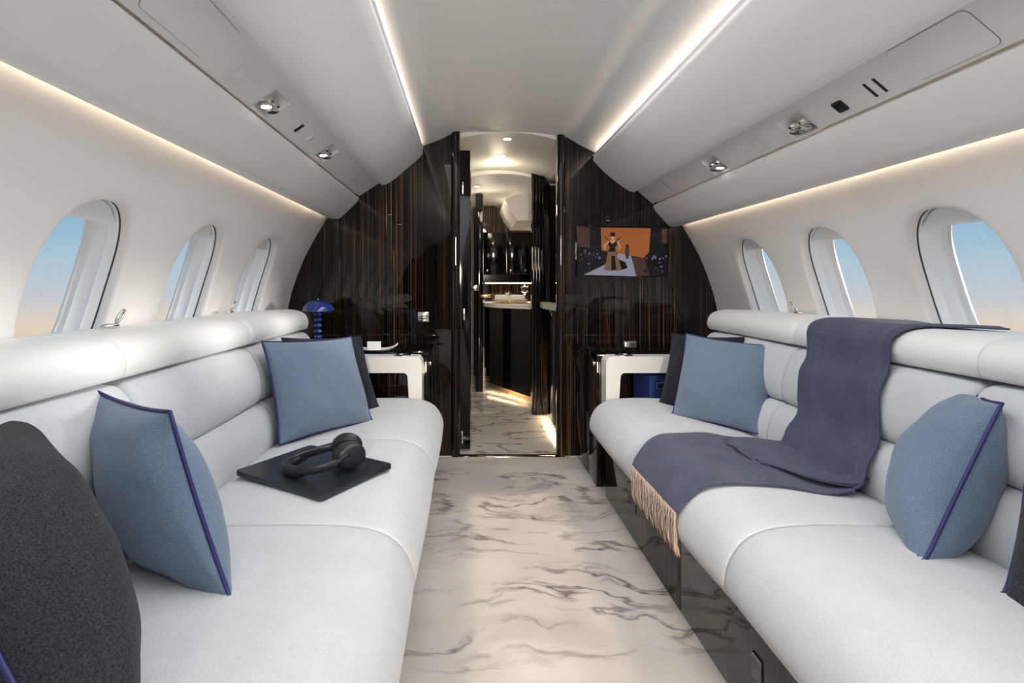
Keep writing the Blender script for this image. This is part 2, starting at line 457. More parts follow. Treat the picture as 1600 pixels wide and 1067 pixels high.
# window assemblies
wi = 0
for side, pt in (('left', ptL), ('right', ptR)):
    for c in [WSET[side][0]-WSET[side][1]*k for k in range(WSET[side][2])]:
        wi += 1
        wn = empty('window_%d' % wi, pt(c, ZC), kind='structure')
        def ring(hy, hz, o_, dz=0): 
            return [pt(c+se(2*math.pi*k/48, hy, hz)[0], ZC+dz+se(2*math.pi*k/48, hy, hz)[1], o_) for k in range(48)]
        def tunnel(name, rings, mat):
            V = [v for r_ in rings for v in r_]; F = []
            for j in range(len(rings)-1):
                for k in range(48): F.append([j*48+k, j*48+(k+1) % 48, (j+1)*48+(k+1) % 48, (j+1)*48+k])
            return mk(name, V, F, mat, wn, smooth=True, auto=35)
        tunnel('shadow_gap', [ring(HWY+.001, HWZ+.001, .028), ring(HWY+.006, HWZ+.006, .034), ring(HWY-.002, HWZ-.002, .037)], M['dark'])
        tunnel('reveal', [ring(HWY-.002, HWZ-.002, .034), ring(HWY-.004, HWZ-.004, .054), ring(HWY-.008, HWZ-.008, .060), ring(HWY-.004, HWZ-.004, .063), ring(HWY-.008, HWZ-.008, .086), ring(HWY-.013, HWZ-.014, .094), ring(HWY-.017, HWZ-.02, .097)], M['reveal'])
        tunnel('outer_frame', [ring(HWY-.017, HWZ-.02, .095), ring(HWY-.018, HWZ-.022, .108), ring(HWY-.024, HWZ-.029, .111), ring(HWY-.021, HWZ-.026, .118), ring(HWY+.02, HWZ+.02, .120), ring(HWY+.02, HWZ+.02, .03)], M['white'])
        # shade cassette: a curved white box across the head of the opening
        V, F = [], []
        ny = 14; zs = [(ZC+HWZ-.058, .046), (ZC+HWZ-.058, .088), (ZC+HWZ-.035, .088), (ZC+HWZ-.010, .078), (ZC+HWZ-.010, .046), (ZC+HWZ-.032, .043)]
        for i in range(ny+1):
            yy = c-(HWY-.012)+2*(HWY-.012)*i/ny
            # keep inside the oval
            tt = abs((yy-c)/(HWY-.004)); top = ZC+(HWZ-.008)*(1-tt**2.55)**(1/2.55)
            for z, o_ in zs: V.append(pt(yy, min(z, max(top, ZC+HWZ-.0585)), o_))
        m_ = len(zs)
        for i in range(ny):
            for k in range(m_): F.append([i*m_+k, i*m_+(k+1) % m_, (i+1)*m_+(k+1) % m_, (i+1)*m_+k])
        F.append(list(range(m_))); F.append([ny*m_+k for k in range(m_)])
        mk('shade_cassette', V, F, M['reveal'], wn, smooth=True, auto=30)
        # pane
        r0 = ring(HWY-.020, HWZ-.025, .112); V = r0+[pt(c, ZC, .112)]
        mk('pane', V, [[k, (k+1) % 48, 48] for k in range(48)], M['glass'], wn, smooth=True)

# ceiling panel between the two coves
cl = [(636,241),(646,235.5),(655,231),(659,229),(675,223),(690,217),(707,208.5),(718,205.5),(740,204),(785,203.5),(830,204.5),(860,208),(872,210.5),(887,215.5),(905,226),(920,233.5),(933,240),(938,242.5),(948,248),(958,254)]
pr = [B(*p) for p in cl]
pr = [(p.x, p.y) for p in smooth_path([(x, z, 0) for x, z in pr], 4)]
strip_shell('ceiling', pr, BACK, D+.07, M['headliner'], .02, kind='structure')
binL = [(515.5,341.8),(520,342.6),(527,342.8),(531,341.5),(534,339),(557,317),(560,313),(561,309),(559,307)]
upL  = [(592,283),(594.5,286.5),(596.5,284.5),(598.5,286),(602,288.8),(616,280.5),(645,256),(654,248.5),(659,243),(661.3,239),(660,235),(656.5,235),(653,240),(645,245),(636,247)]
binR = [(1061,353.2),(1056,354.4),(1050.6,354.8),(1045,352.8),(1041,349.5),(1023,329.5),(1021,325),(1020,321.4),(1022,319.5)]
upR  = [(996,294),(993.5,298),(991.5,295.5),(989,296.5),(984,299.3),(964,285.5),(945,270),(930,254.5),(926.5,249.5),(928,245.5),(931.5,246),(935,251),(943,256),(954,259)]
trL = empty('trim_1', (CX-.7, 1, 1.45), kind='structure'); trR = empty('trim_2', (CX+.7, 1, 1.45), kind='structure')
for tr, lo, up in ((trL, binL, upL), (trR, binR, upR)):
    strip_shell('lower_valance', [B(*p) for p in lo], BACK, D-.003, M['shell'], .012, tr)
    strip_shell('upper_valance', [(p.x, p.y) for p in smooth_path([(*B(*p), 0) for p in up], 4)], BACK, D-.003, M['headliner'], .012, tr)
for tr, pts in ((trL, [(642,246),(612,266),(590,278),(560,298),(548,312),(520,330),(500,335)]), (trR, [(955,272),(978,282),(998,288),(1020,308),(1034,325),(1055,342),(1075,345)])):
    strip_shell('bin_backing', [B(*p) for p in pts], BACK, D-.003, M['shell'], .012, tr)
# service panel (with openings for the lamp nests)
def seg_side(p0, p1):
    a = Vector((B(*p0)[0], 0, B(*p0)[1])); c = Vector((B(*p1)[0], 0, B(*p1)[1])); return a, c
SL = seg_side((561.3,306.8), (593.8,285.6)); SR = seg_side((1019.5,318.6), (994,297))
def hit(S, px, py):
    """point of the service panel under a picture point: (t across, y along)"""
    a, c = S; u = (px-733)/800; v = -(py-446)/800    # X = u*Y ; Z-CH = v*Y
    # a + t(c-a) = (uY, CH+vY)
    dx, dz = c.x-a.x, c.z-a.z
    det = dx*(-v)-(-u)*dz
    rx, rz = -a.x, CH-a.z
    t = (rx*(-v)+u*rz)/det; Y = (dx*rz-dz*rx)/det
    return t, Y
def panel(S, holes, tr):
    a, c = S; wdt = (c-a).length
    tc = sorted({0, 1, *[h[0] for h in holes], *[h[1] for h in holes]}); yc = sorted({BACK, D-.003, *[h[2] for h in holes], *[h[3] for h in holes]})
    V = [a+(c-a)*t+Vector((0, y, 0)) for y in yc for t in tc]; F = []
    n = len(tc)
    for i in range(len(yc)-1):
        for j in range(n-1):
            tm = (tc[j]+tc[j+1])/2; ym = (yc[i]+yc[i+1])/2
            if any(h[0] < tm < h[1] and h[2] < ym < h[3] for h in holes): continue
            F.append([i*n+j, i*n+j+1, (i+1)*n+j+1, (i+1)*n+j])
    mk('service_panel', V, F, M['shell'], tr, smooth=False)
def frame_of(S, t, y, sg):
    a, c = S; X = (c-a).normalized(); Yv = Vector((0,1,0)); Zv = X.cross(Yv).normalized()
    o = a+(c-a)*t+Vector((0, y, 0))
    if Zv.dot(Vector((CX, y, 0.6))-o) < 0: Zv = -Zv          # Zv points down into the cabin
    m = Matrix((X, Yv, Zv)).transposed().to_4x4(); m.translation = o; return m
def rrect(hx, hy, r, n=5):
    pts = []
    for cx, cy, a0 in ((hx-r, hy-r, 0), (-hx+r, hy-r, 90), (-hx+r, -hy+r, 180), (hx-r, -hy+r, 270)):
        for k in range(n+1):
            a = math.radians(a0+90*k/n); pts.append((cx+r*math.cos(a), cy+r*math.sin(a)))
    return pts
def plateVF(pts, z0, z1):
    n = len(pts); V = [Vector((x, y, z0)) for x, y in pts]+[Vector((x, y, z1)) for x, y in pts]
    F = [[i, (i+1) % n, n+(i+1) % n, n+i] for i in range(n)]+[list(range(n))[::-1], [n+i for i in range(n)]]
    return V, F
nestsL = [(425,163), (511,239)]; nestsR = [(1246,196), (1117,258)]
def nest_specs(S, pts):
    out = []; wd = (S[1]-S[0]).length
    for px, py in pts:
        t, y = hit(S, px, py); out.append((t, y))
    return out
NS = {}
for S, pts, tr, key in ((SL, nestsL, trL, 'L'), (SR, nestsR, trR, 'R')):
    sp_ = nest_specs(S, pts); NS[key] = sp_
    wd = (S[1]-S[0]).length
    panel(S, [(max(.05, t-.044/wd), min(.95, t+.044/wd), y-.056, y+.056) for t, y in sp_], tr)
nestlab = {('L',0): 'nearer lit reading lamp and air nozzle nest in left overhead panel', ('L',1): 'farther lit reading lamp nest in left overhead panel, towards the bulkhead',
           ('R',0): 'larger nickel lamp and nozzle nest in right overhead panel beside black switch', ('R',1): 'farther nickel lamp nest in right overhead panel, above the television side'}
for key, S in (('L', SL), ('R', SR)):
    for i, (t, y) in enumerate(NS[key]):
        m = frame_of(S, t, y, 0); 
        e = empty('reading_light', m.translation, nestlab[(key, i)], 'light', 'reading lamp nests in the overhead panels')
        wd = .044; hy = .056
        # square funnel recess (goes up, -Z local) with thin rim
        V = []; 
        rings = [(wd+.003, hy+.003, .0015), (wd-.001, hy-.001, .0015), (wd-.004, hy-.004, -.002), (wd*.62, hy*.62, -.030)]
        for a_, b_, z_ in rings: V += [m @ Vector((sx*a_, sy*b_, z_)) for sx, sy in ((1,1),(-1,1),(-1,-1),(1,-1))]
        F = [[j*4+k, j*4+(k+1) % 4, (j+1)*4+(k+1) % 4, (j+1)*4+k] for j in range(3) for k in range(4)]+[[12,13,14,15]]
        mk('recess', V, F, M['white'], e, recalc=False)
        # swivel lamp and nozzle, both pointing to the seats
        for q, (oy, nm) in enumerate(((-.024, 'lamp_head'), (.022, 'air_nozzle'))):
            dr = Vector((0.12 if key == 'L' else -.12, 0, -1)).normalized()
            qz = dr.to_track_quat('Z', 'Y').to_matrix().to_4x4()
            qz.translation = m @ Vector((0, oy, -.020))
            body = latheVF([(a_*1.35, b_*1.2) for a_, b_ in [(.006,0),(.012,.001),(.0165,.006),(.0165,.014),(.012,.017),(.0135,.026),(.011,.028),(.011,.0245)]], 20)
            hd = mk(nm, *xf(body, qz), M['chrome'], e, smooth=True, auto=35)
            disc = latheVF([(.001,.0305),(.0155,.0305),(.0155,.0325),(.001,.0325)], 16)
            mk('lens' if q == 0 else 'nozzle_tip', *xf(disc, qz), M['bulb'] if q == 0 and not (key == 'R' and i == 0) else M['blackm'] if q else M['chrome'], hd)
# small fittings on the panels
def fitting(S, px, py, hx, hy, r, mat, name, label, cat, z1=.002, tr=None, group=None):
    t, y = hit(S, px, py); m = frame_of(S, t, y, 0)
    V, F = xf(plateVF(rrect(hx, hy, r), -.004, z1), m)
    return mk(name, V, F, mat, tr, label=label, cat=cat, group=group)
def access(S, px, py, hx, hy, tr, sh=0):
    t, y = hit(S, px, py); m = frame_of(S, .5, y, 0)
    V, F = xf(plateVF(rrect(hx+.0012, hy+.0012, .016), -.004, .0004), m); mk('panel_joint', V, F, M['dark'], tr)
    V, F = xf(plateVF(rrect(hx, hy, .015), -.004, .0014), m); mk('access_panel', V, F, M['shell'], tr)
access(SL, 290, 40, .052, .115, trL); access(SR, 1478, 85, .050, .095, trR)
for S, tr in ((SL, trL), (SR, trR)):
    m = frame_of(S, .5, 2.55, 0); V, F = xf(plateVF(rrect(.040, .001, .0009), -.004, .0009), m); mk('panel_joint', V, F, M['dark'], tr)
fitting(SL, 467, 200, .019, .008, .003, M['blackm'], 'sensor_window', 'small black sensor window in left overhead panel between the two lamp nests', 'sensor')
e = fitting(SL, 485, 216, .020, .015, .004, M['white'], 'call_light', 'small white recessed indicator with grey lens in left overhead panel', 'light')
t_, y_ = hit(SL, 485, 216); m = frame_of(SL, t_, y_, 0)
mk('lens', *xf(tubeVF([(-.015,-.004,.0015),(-.006,.0015,.004),(.006,.002,.004),(.015,-.003,.0015)], .0022, n=6), m), M['chrome'], e, smooth=True)
e = fitting(SR, 1313, 166, .018, .018, .005, M['blackm'], 'call_switch', 'black square call switch in right overhead panel', 'switch', .003)
t_, y_ = hit(SR, 1313, 166); m = frame_of(SR, t_, y_, 0); mk('button', *xf(plateVF(rrect(.010,.010,.003), 0, .0045), m), M['black'], e)
fitting(SR, 1360, 141, .024, .0042, .001, M['blackm'], 'indicator_slot', 'black slot in right overhead panel, the one nearer the square switch', 'slot', .0006, group='twin slots')
fitting(SR, 1375, 133, .024, .0042, .001, M['blackm'], 'indicator_slot', 'black slot in right overhead panel, the one nearer the access door', 'slot', .0006, group='twin slots')
# perforated speaker squares: rings of tiny dots
for S, px, py, lab in ((SL, 372, 118, 'square speaker grille of tiny holes in left overhead panel beside nearer lamp nest'), (SR, 1186, 226, 'faint square speaker grille in right overhead panel between the lamp nests')):
    t_, y_ = hit(S, px, py); m = frame_of(S, t_, y_, 0); parts = []
    for ring_ in range(5):
        h = .018+ring_*.0038
        pts = rrect(h, h, .008, 4); L_ = []
        for i in range(len(pts)):
            p0, p1 = Vector((*pts[i], 0)), Vector((*pts[(i+1) % len(pts)], 0)); k = max(1, int((p1-p0).length/.0036))
            for q in range(k): L_.append(p0+(p1-p0)*q/k)
        for p in L_:
            s = .0007; parts.append(([m @ Vector((p.x+dx*s, p.y+dy*s, .0004)) for dx, dy in ((1,0),(0,1),(-1,0),(0,-1))], [[0,1,2,3]]))
    mk('speaker_grille', *join(*parts), M['dark_l'] if 'dark_l' in M else M['reveal'] if False else M['dark'], None, label=lab, cat='speaker', kind='stuff')

# cove strips (light fittings) and their lamps
for nm, p, q in (('left', (516.5,337.5), (0,0)), ('right', (1060,349.5), (0,0))):
    x, z = B(*p)
    V, F = boxVF(x-.004, x+.004, BACK+.05, D-.03, z+.006, z+.010)
    mk('cove_light', V, F, M['led'], None, label='warm light strip tucked above the %s sidewall, under the overhead bin' % nm, cat='light')
    sgn = -1 if nm == 'left' else 1
    area('sidewall_cove_lamp_'+nm, (x, (BACK+D)/2, z+.004), (0, -sgn*-18, 0), .010, D-BACK-.1, 2.0, (1,.80,.58))
for nm, p in (('left', (648,239.5)), ('right', (941,251.5))):
    x, z = B(*p)
    V, F = boxVF(x-.004, x+.004, BACK+.05, D-.02, z-.002, z+.003)
    mk('cove_light', V, F, M['led'], None, label='warm light strip along the %s edge of the ceiling' % nm, cat='light')
    sgn = -1 if nm == 'left' else 1
    area('ceiling_cove_lamp_'+nm, (x, (BACK+D)/2, z+.0125), (0, sgn*100, 0), .006, D-BACK-.1, 11.0 if nm == 'left' else 6.0, (1,.83,.66))

# floor
V = [];F = []
xs = [CX-1.12+2.24*i/40 for i in range(41)]
mk('floor', *boxVF(CX-1.12, CX+1.12, BACK, D-.03, -.03, 0), M['carpet'], kind='structure')
# ------------------------------------------------------------------ bulkhead
def prism(name, pts, y0, y1, mat, parent=None, r=0, **k):
    b = bmesh.new(); vs = [b.verts.new((x, y0, z)) for x, z in pts]; f = b.faces.new(vs)
    g = bmesh.ops.extrude_face_region(b, geom=[f])
    for v in g['geom']:
        if isinstance(v, bmesh.types.BMVert): v.co.y = y1
    bmesh.ops.recalc_face_normals(b, faces=b.faces)
    if r:
        ed = [e for e in b.edges if abs(e.verts[0].co.z-e.verts[1].co.z) > .8]
        bmesh.ops.bevel(b, geom=ed, offset=r, segments=5, profile=.5, affect='EDGES')
    b.verts.index_update(); V = [v.co.copy() for v in b.verts]; F = [[v.index for v in f.verts] for f in b.faces]; b.free()
    return mk(name, V, F, mat, parent, smooth=True, auto=25, **k)
def outline(sg):
    pts = []
    for z in [0, .15, .3, .45, .6, .75, .85, .95, 1.05, 1.15, 1.22, 1.28, 1.33]:
        pts.append((CX+sg*(wallw(z)+.004), z))
    return pts
far = empty('wall_far', (CX, D, 0), kind='structure')
jl = P(717.5, 446, D).x; jr = P(871.5, 446, D).x
topL = [B(500,330), B(548,296), B(583,274), B(636,242), B(646,222), B(690,213), B(707,204), B(717.5,201)]
prism('bulkhead_panel', [(jl, 0)]+outline(-1)+[(max(-2, x), z) for x, z in topL[1:-1]]+[(jl, topL[-1][1])], D, D+.045, M['ebony'], far)
topR = [B(1034,308), B(1003,284), B(955,254), B(943,230), B(905,221), B(887,211), B(872,206)]
prism('bulkhead_panel', [(jr, 0)]+outline(1)+topR[:-1]+[(jr, topR[-1][1])], D, D+.045, M['ebony'], far)
# rounded door posts standing proud of the panels
def post(x0, x1, y0, y1, z1, mat, nm='door_post'):
    lp = [(x, y) for x, y in [((x0+x1)/2+a, (y0+y1)/2+b) for a, b in rrect((x1-x0)/2, (y1-y0)/2, min(x1-x0, y1-y0)*.42, 6)]]
    n = len(lp); V = [Vector((x, y, 0)) for x, y in lp]+[Vector((x, y, z1)) for x, y in lp]
    F = [[i, (i+1) % n, n+(i+1) % n, n+i] for i in range(n)]+[list(range(n))[::-1], [n+i for i in range(n)]]
    return mk(nm, V, F, mat, far, smooth=True, auto=40)
post(jl-.045, jl+.004, D-.025, D+.06, 1.815, M['ebony'])
post(jr-.004, jr+.040, D-.025, D+.06, 1.80, M['ebony'])
# latch plates
e = empty('door_latch', P(661, 494, D), 'small square nickel latch on the left ebony bulkhead', 'latch')
q = P(661.5, 495, D); box('latch_plate', q.x-.031, q.x+.031, D-.006, D-.0005, q.z-.028, q.z+.028, M['chrome'], e, r=.003)
box('latch_button', q.x-.024, q.x+.024, D-.016, D-.005, q.z-.010, q.z+.024, M['chrome'], e, r=.004)
q = P(984, 541, D)
e = empty('wall_switch', q, 'grey metal switch plate low on the right bulkhead above the console', 'switch')
box('switch_plate', q.x-.036, q.x+.036, D-.004, D-.0005, q.z-.030, q.z+.030, M['dark'], e, r=.002)
box('rocker', q.x-.030, q.x+.030, D-.008, D-.003, q.z-.002, q.z+.024, M['chrome'], e, r=.002)
# threshold strip
t1 = empty('trim_3', (CX, D, 0), kind='structure')
box('threshold_bar', jl-.0, jr, D-.03, D-.004, -.01, .004, M['chrome'], t1, r=.001)
box('threshold_gap', jl-.0, jr, D-.004, D+.022, -.012, .001, M['black'], t1)
# forward bulkhead behind the viewer, with its doorway
nf = empty('wall_near', (CX, BACK, 0), kind='structure')
def nb(x0, x1, z0, z1): return box('bulkhead_panel', x0, x1, BACK-.05, BACK, z0, z1, M['ebony'], nf)
nb(-1.1, -.02, 0, 1.80); nb(.44, 1.45, 0, 1.80); nb(-.02, .44, 1.72, 1.80)

# television on the right bulkhead
tx0, tx1 = P(900,0,D).x, P(1041,0,D).x; tz0, tz1 = P(0,432,D).z, P(0,354,D).z
tv = empty('television', ((tx0+tx1)/2, D, tz0), 'flat television showing a catwalk show, mounted on the right ebony bulkhead', 'television')
box('screen_housing', tx0, tx1, D-.022, D-.001, tz0, tz1, M['black'], tv, r=.003)
def em(name, col, s=1.0):
    m, nt, b = base(name, (.004,.004,.005), .08, emit=col, es=s, spec=.25); return m
S_OR = em('screen_amber', (.14,.045,.012)); S_DK = em('screen_dark', (.002,.002,.003)); S_WH = em('screen_runway', (.11,.11,.14))
S_BR = em('screen_brown', (.026,.013,.010)); S_SK = em('screen_skin', (.22,.13,.09)); S_BK = em('screen_black', (.001,.001,.0015)); S_GO = em('screen_gold', (.075,.042,.022)); S_BL = em('screen_blue', (.035,.045,.10)); S_TN = em('screen_tan', (.075,.05,.035))
TW, TH = tx1-tx0, tz1-tz0
tl = [0]
def scr(name, pts, mat):
    """flat picture shapes; pts in 1600x1035 crop coordinates of the screen picture"""
    tl[0] += 1
    y = D-.0222-.00006*tl[0]
    V = [Vector((tx0+(px-92)/(1412-92)*TW, y, tz1-(py-128)/(860-128)*TH)) for px, py in pts]
    return mk(name, V, [list(range(len(V)))], mat, pic, recalc=False)
pic = mk('screen_picture', [Vector((tx0+.004, D-.0222, tz0+.004)), Vector((tx1-.004, D-.0222, tz0+.004)), Vector((tx1-.004, D-.0222, tz1-.004)), Vector((tx0+.004, D-.0222, tz1-.004))], [[0,1,2,3]], S_DK, tv, recalc=False)
scr('side_screen', [(100,145),(280,145),(285,450),(100,420)], S_BR)
scr('backdrop', [(440,150),(1165,160),(1140,510),(1060,590),(450,480)], S_OR)
scr('side_screen', [(1325,165),(1400,165),(1400,380),(1325,380)], S_BR)
scr('side_stage', [(900,580),(1070,590),(1150,850),(950,860),(900,650)], S_BR)
scr('runway', [(190,835),(480,700),(700,520),(880,560),(955,860)], S_WH)
for k in range(80):
    if k % 2: x, y = random.uniform(110, 430), random.uniform(450, 760)
    else: x, y = random.uniform(1080, 1390), random.uniform(530, 840)
    if k % 2 and y > 835-(x-110)*.45: y -= 150
    r_ = random.uniform(8, 22); c_ = random.choice([S_BK, S_BR, S_BL, S_BK, S_TN if k % 4 == 0 else S_BK])
    scr('audience', [(x+r_*math.cos(a*math.pi/4), y+r_*1.2*math.sin(a*math.pi/4)) for a in range(8)], c_)
scr('gown', [(540,470),(650,470),(680,600),(800,660),(825,740),(700,775),(560,780),(480,760),(520,620)], S_GO)
scr('gown_panel', [(590,560),(640,560),(660,760),(590,770)], S_BK)
scr('gown_train', [(700,620),(790,650),(825,735),(740,765)], S_BK)
scr('bodice', [(545,345),(605,390),(665,345),(672,400),(640,440),(655,500),(535,500),(570,440),(545,400)], S_BK)
scr('shoulder', [(560,340),(650,340),(612,385)], S_SK)
scr('arm', [(548,345),(560,360),(500,420),(510,470),(490,470),(478,415)], S_SK); scr('arm', [(668,345),(685,345),(730,430),(700,480),(690,470),(708,430)], S_SK)
scr('wing', [(480,270),(545,325),(555,350),(500,300)], S_BK); scr('wing', [(750,275),(665,330),(668,350),(700,325)], S_BK)
scr('face', [(585,270),(635,270),(635,310),(610,345),(588,310)], S_SK)
scr('hair', [(572,235),(600,216),(635,222),(645,260),(638,280),(582,280)], S_BK)
scr('second_model', [(795,430),(840,430),(850,510),(838,605),(805,605),(785,510)], S_BR); scr('second_head', [(802,395),(835,395),(838,430),(800,430)], S_BK)

# ------------------------------------------------------------------ sofas
SEG = [2.31, 1.70, 1.085, .46, -.16]
def sofa(side):
    c = .205; sg = -1 if side == 'left' else 1
    Fa, Ba = (.320, .840) if side == 'left' else (.336, .780)
    X = lambda a: c+sg*a
    root = empty('sofa', (X((Fa+Ba)/2), 1.08, 0), 'long pale grey fabric sofa along the %s wall%s' % (side, ', laptop on its seat' if side == 'left' else ', throw draped over it'), 'sofa')
    seat = round_loop([(X(a), z) for a, z in [(Fa+.13,.20),(Fa+.07,.235),(Fa+.012,.295),(Fa,.335),(Fa+.014,.385),(Fa+.05,.425),(Fa+.11,.446),(Fa+.22,.452),(Ba-.1,.448),(Ba-.01,.437),(Ba+.05,.40),(Ba+.05,.22),(Ba-.1,.20)]], 4)
    low = round_loop([(X(a), z) for a, z in [(Ba+.02,.425),(Ba,.455),(Ba+.008,.51),(Ba+.032,.552),(Ba+.062,.566),(Ba+.14,.566),(Ba+.16,.5),(Ba+.12,.425)]], 4)
    upp = round_loop([(X(a), z) for a, z in [(Ba+.075,.568),(Ba+.05,.59),(Ba+.048,.64),(Ba+.066,.70),(Ba+.095,.742),(Ba+.14,.752),(Ba+.22,.75),(Ba+.22,.60),(Ba+.16,.568)]], 4)
    for y1, y0 in zip(SEG, SEG[1:]):
        loft('seat_cushion', seat, y0+.0008, y1-.0008, M['seat'], root, r=.008, seg=3, ny=14, crown=.004)
        loft('lower_back_cushion', low, y0+.001, y1-.001, M['seat'], root, r=.016, seg=3, ny=8, crown=.004)
        loft('upper_back_cushion', upp, y0+.001, y1-.001, M['seat'], root, r=.020, seg=3, ny=8, crown=.006)
    a0 = .415
    ys = [-.16, .60, 1.50, 2.33]
    for y0, y1 in zip(ys, ys[1:]):
        o = box('skirt_panel', *sorted((X(a0), X(a0+.02))), y0+.0015, y1-.0015, .0, .29, M['ebony'], root, r=.0015)
        yc = {1.50: 1.92, .60: 1.10, -.16: .3}[y0]; zc = .135
        hp = box('drawer_pull', *sorted((X(a0-.004), X(a0+.001))), yc-.018, yc+.018, zc-.026, zc+.026, M['pewter'], o, r=.0015)
        box('pull_recess', *sorted((X(a0-.0046), X(a0-.003))), yc-.015, yc+.015, zc-.022, zc+.016, M['dark'], o)
    box('sofa_frame', *sorted((X(a0+.02), X(Ba+.13))), -.155, 2.325, .0, .215, M['black'], root)
    # back board behind cushions
    box('back_board', *sorted((X(Ba+.10), X(Ba+.19))), -.155, 2.30, .21, .62, M['black'], root)
    # padded leather ledge above the back
    led = empty('padded_ledge', (X(Ba+.2), 1.08, .75), 'white padded leather ledge under the %s windows%s' % (side, ', metal eyelet hooks on it' if side == 'left' else ', throw hung over it'), 'ledge')
    ww = 1.205-.018
    wl = [(X(Ba+.115),.757),(X(Ba+.092),.775),(X(Ba+.092),.805),(X(Ba+.112),.834),(X(Ba+.155),.848),(X(Ba+.22),.848),(CX+sg*(ww-.02),.842),(CX+sg*(ww+.003),.835),(CX+sg*(ww+.006),.775),(X(Ba+.24),.757)]
    wl = round_loop(wl, 4)
    for y1, y0 in zip(SEG[:-1]+[-.16], SEG[1:]+[-.78]):
        e_ = 2.335 if y1 == 2.31 else y1
        loft('ledge_section', wl, y0+.0004, e_-.0004, M['leather'], led, r=.006 if e_ < 2.3 else .03, seg=4, ny=4)
    return X, Fa, Ba
XL, FL, BL = sofa('left'); XR, FR, BR = sofa('right')

# belt eyelets on the ledges
def eyelet(px, py, Y, s, lab):
    p = P(px, py, Y); p.z = .848
    e = empty('belt_eyelet', p, lab, 'hook', 'metal eyelets on the ledges')
    V, F = latheVF([(.001,0),(.016,0),(.018,.003),(.013,.008),(.001,.010)], 20, p)
    V = [Vector((v.x, p.y+(v.y-p.y)*1.7, v.z)) for v in V]; mk('eyelet_base', V, F, M['chrome'], e, smooth=True)
    path = [p+Vector((s*.0, .012+.0, .004))+Vector((s*.004*math.sin(a), .012+.016*math.cos(a+math.pi)+.016, .012+.013*math.sin(a)+.010*(1-math.cos(a))/1)) for a in [2*math.pi*k/20 for k in range(20)]]
    mk('eyelet_loop', *tubeVF(path, .0035, True, 8), M['chrome'], e, smooth=True)
eyelet(172, 519, 1.345, 1, 'metal eyelet on the left ledge, nearer one beneath the large window')
eyelet(357, 496, 2.05, 1, 'metal eyelet on the left ledge, farther one between two windows')
eyelet(1250, 504, 1.98, -1, 'metal eyelet on the right ledge between the two farther windows')

# ------------------------------------------------------------------ consoles at the bulkhead
def console(side):
    sg = -1 if side == 'left' else 1
    xi = P(658.5,0,2.32).x if side == 'left' else P(949.5,0,2.32).x      # aisle face
    y0, y1 = 2.345, D-.003
    root = empty('console_table', (xi+sg*.3, y0, 0), 'white framed ebony console with open niche at the far end of the %s sofa' % side, 'table')
    out = CX+sg*1.16
    # white frame: rounded inverted-L front with niche
    top, th, leg = .631, .075, .062
    pts = [(xi, .36), (xi, top-.03)]
    for k in range(7):
        a = math.pi/2*k/6; pts.append((xi+sg*.03*(1-math.cos(a)), top-.03+.03*math.sin(a)))
    pts += [(out-sg*.02, top), (out-sg*.02, top-th)]
    xi2 = xi+sg*leg
    for k in range(7):
        a = math.pi/2*k/6; pts.append((xi2+sg*.004+sg*.02*(1-math.sin(a)), top-th-.02+.02*math.cos(a)))
    pts += [(xi2-sg*.004, .40), (xi2-sg*.004, .36)]
    prism('console_frame', pts, y0, y0+.085, M['white'], root)
    # ebony carcass behind
    box('cabinet_body', *sorted((xi-sg*.022, out)), y0+.24, y1, .0, .60, M['ebony'], root, r=.003)
    box('cabinet_side', *sorted((xi-sg*.022, xi-sg*.001+sg*.015)), y0+.087, y0+.24, .0, .600, M['ebony'], root, r=.002)
    box('niche_floor', *sorted((xi2, out-sg*.03)), y0+.01, y0+.24, .38, .40, M['ebony'], root)
    box('cabinet_top', *sorted((xi-sg*.024, out)), y0+.086, y1, .602, .631, M['black'], root, r=.004)
    k = box('latch_knob', *sorted((xi-sg*.036, xi-sg*.022)), y0+.10, y0+.12, .575, .592, M['chrome'], root, r=.003)
    # cup holder ring
    cx = xi+sg*.095; cy = y0+.043
    V, F = latheVF([(.030,-.0),(.040,0),(.041,.0015),(.040,.003),(.031,.003),(.030,.0015)], 28, (cx, cy, top))
    V = V; mk('cup_holder_ring', V, F[:-2]+[[5*28+k_, 5*28+(k_+1)%28, (k_+1)%28, k_] for k_ in range(28)], M['chrome'], root, smooth=True, auto=40)
    mk('cup_holder_well', *latheVF([(.001,.0),(.030,.0),(.030,.0016),(.001,.0016)], 28, (cx, cy, top)), M['black'], root)
    return xi
xiL = console('left'); xiR = console('right')

# lamp on the left console
p = P(497, 546, 2.60); p.z = .631
lp = empty('table_lamp', p, 'cobalt blue beaded table lamp with mushroom shade on the left console', 'lamp')
mk('lamp_base', *latheVF([(.001,0),(.045,0),(.047,.006),(.042,.014),(.02,.019),(.012,.022),(.001,.022)], 28, p), M['bluegl'], lp, smooth=True, auto=40)
for k in range(6):
    z = .036+k*.029; r_ = .017
    mk('stem_bead', *latheVF([(.004,z-.0145)]+[(.004+r_*math.cos(a), z+.0135*math.sin(a)) for a in [math.radians(d) for d in range(-75, 76, 15)]]+[(.004,z+.0145)], 20, p), M['bluegl'], lp, smooth=True)
mk('lamp_shade', *latheVF([(.070,.196),(.0775,.196),(.075,.210),(.066,.226),(.050,.240),(.030,.249),(.010,.253),(.001,.2535)], 32, p), M['bluegl'], lp, smooth=True, auto=50)
mk('shade_finial', *latheVF([(.001,.252),(.004,.253),(.004,.258),(.001,.260)], 12, p), M['gold'], lp, smooth=True)
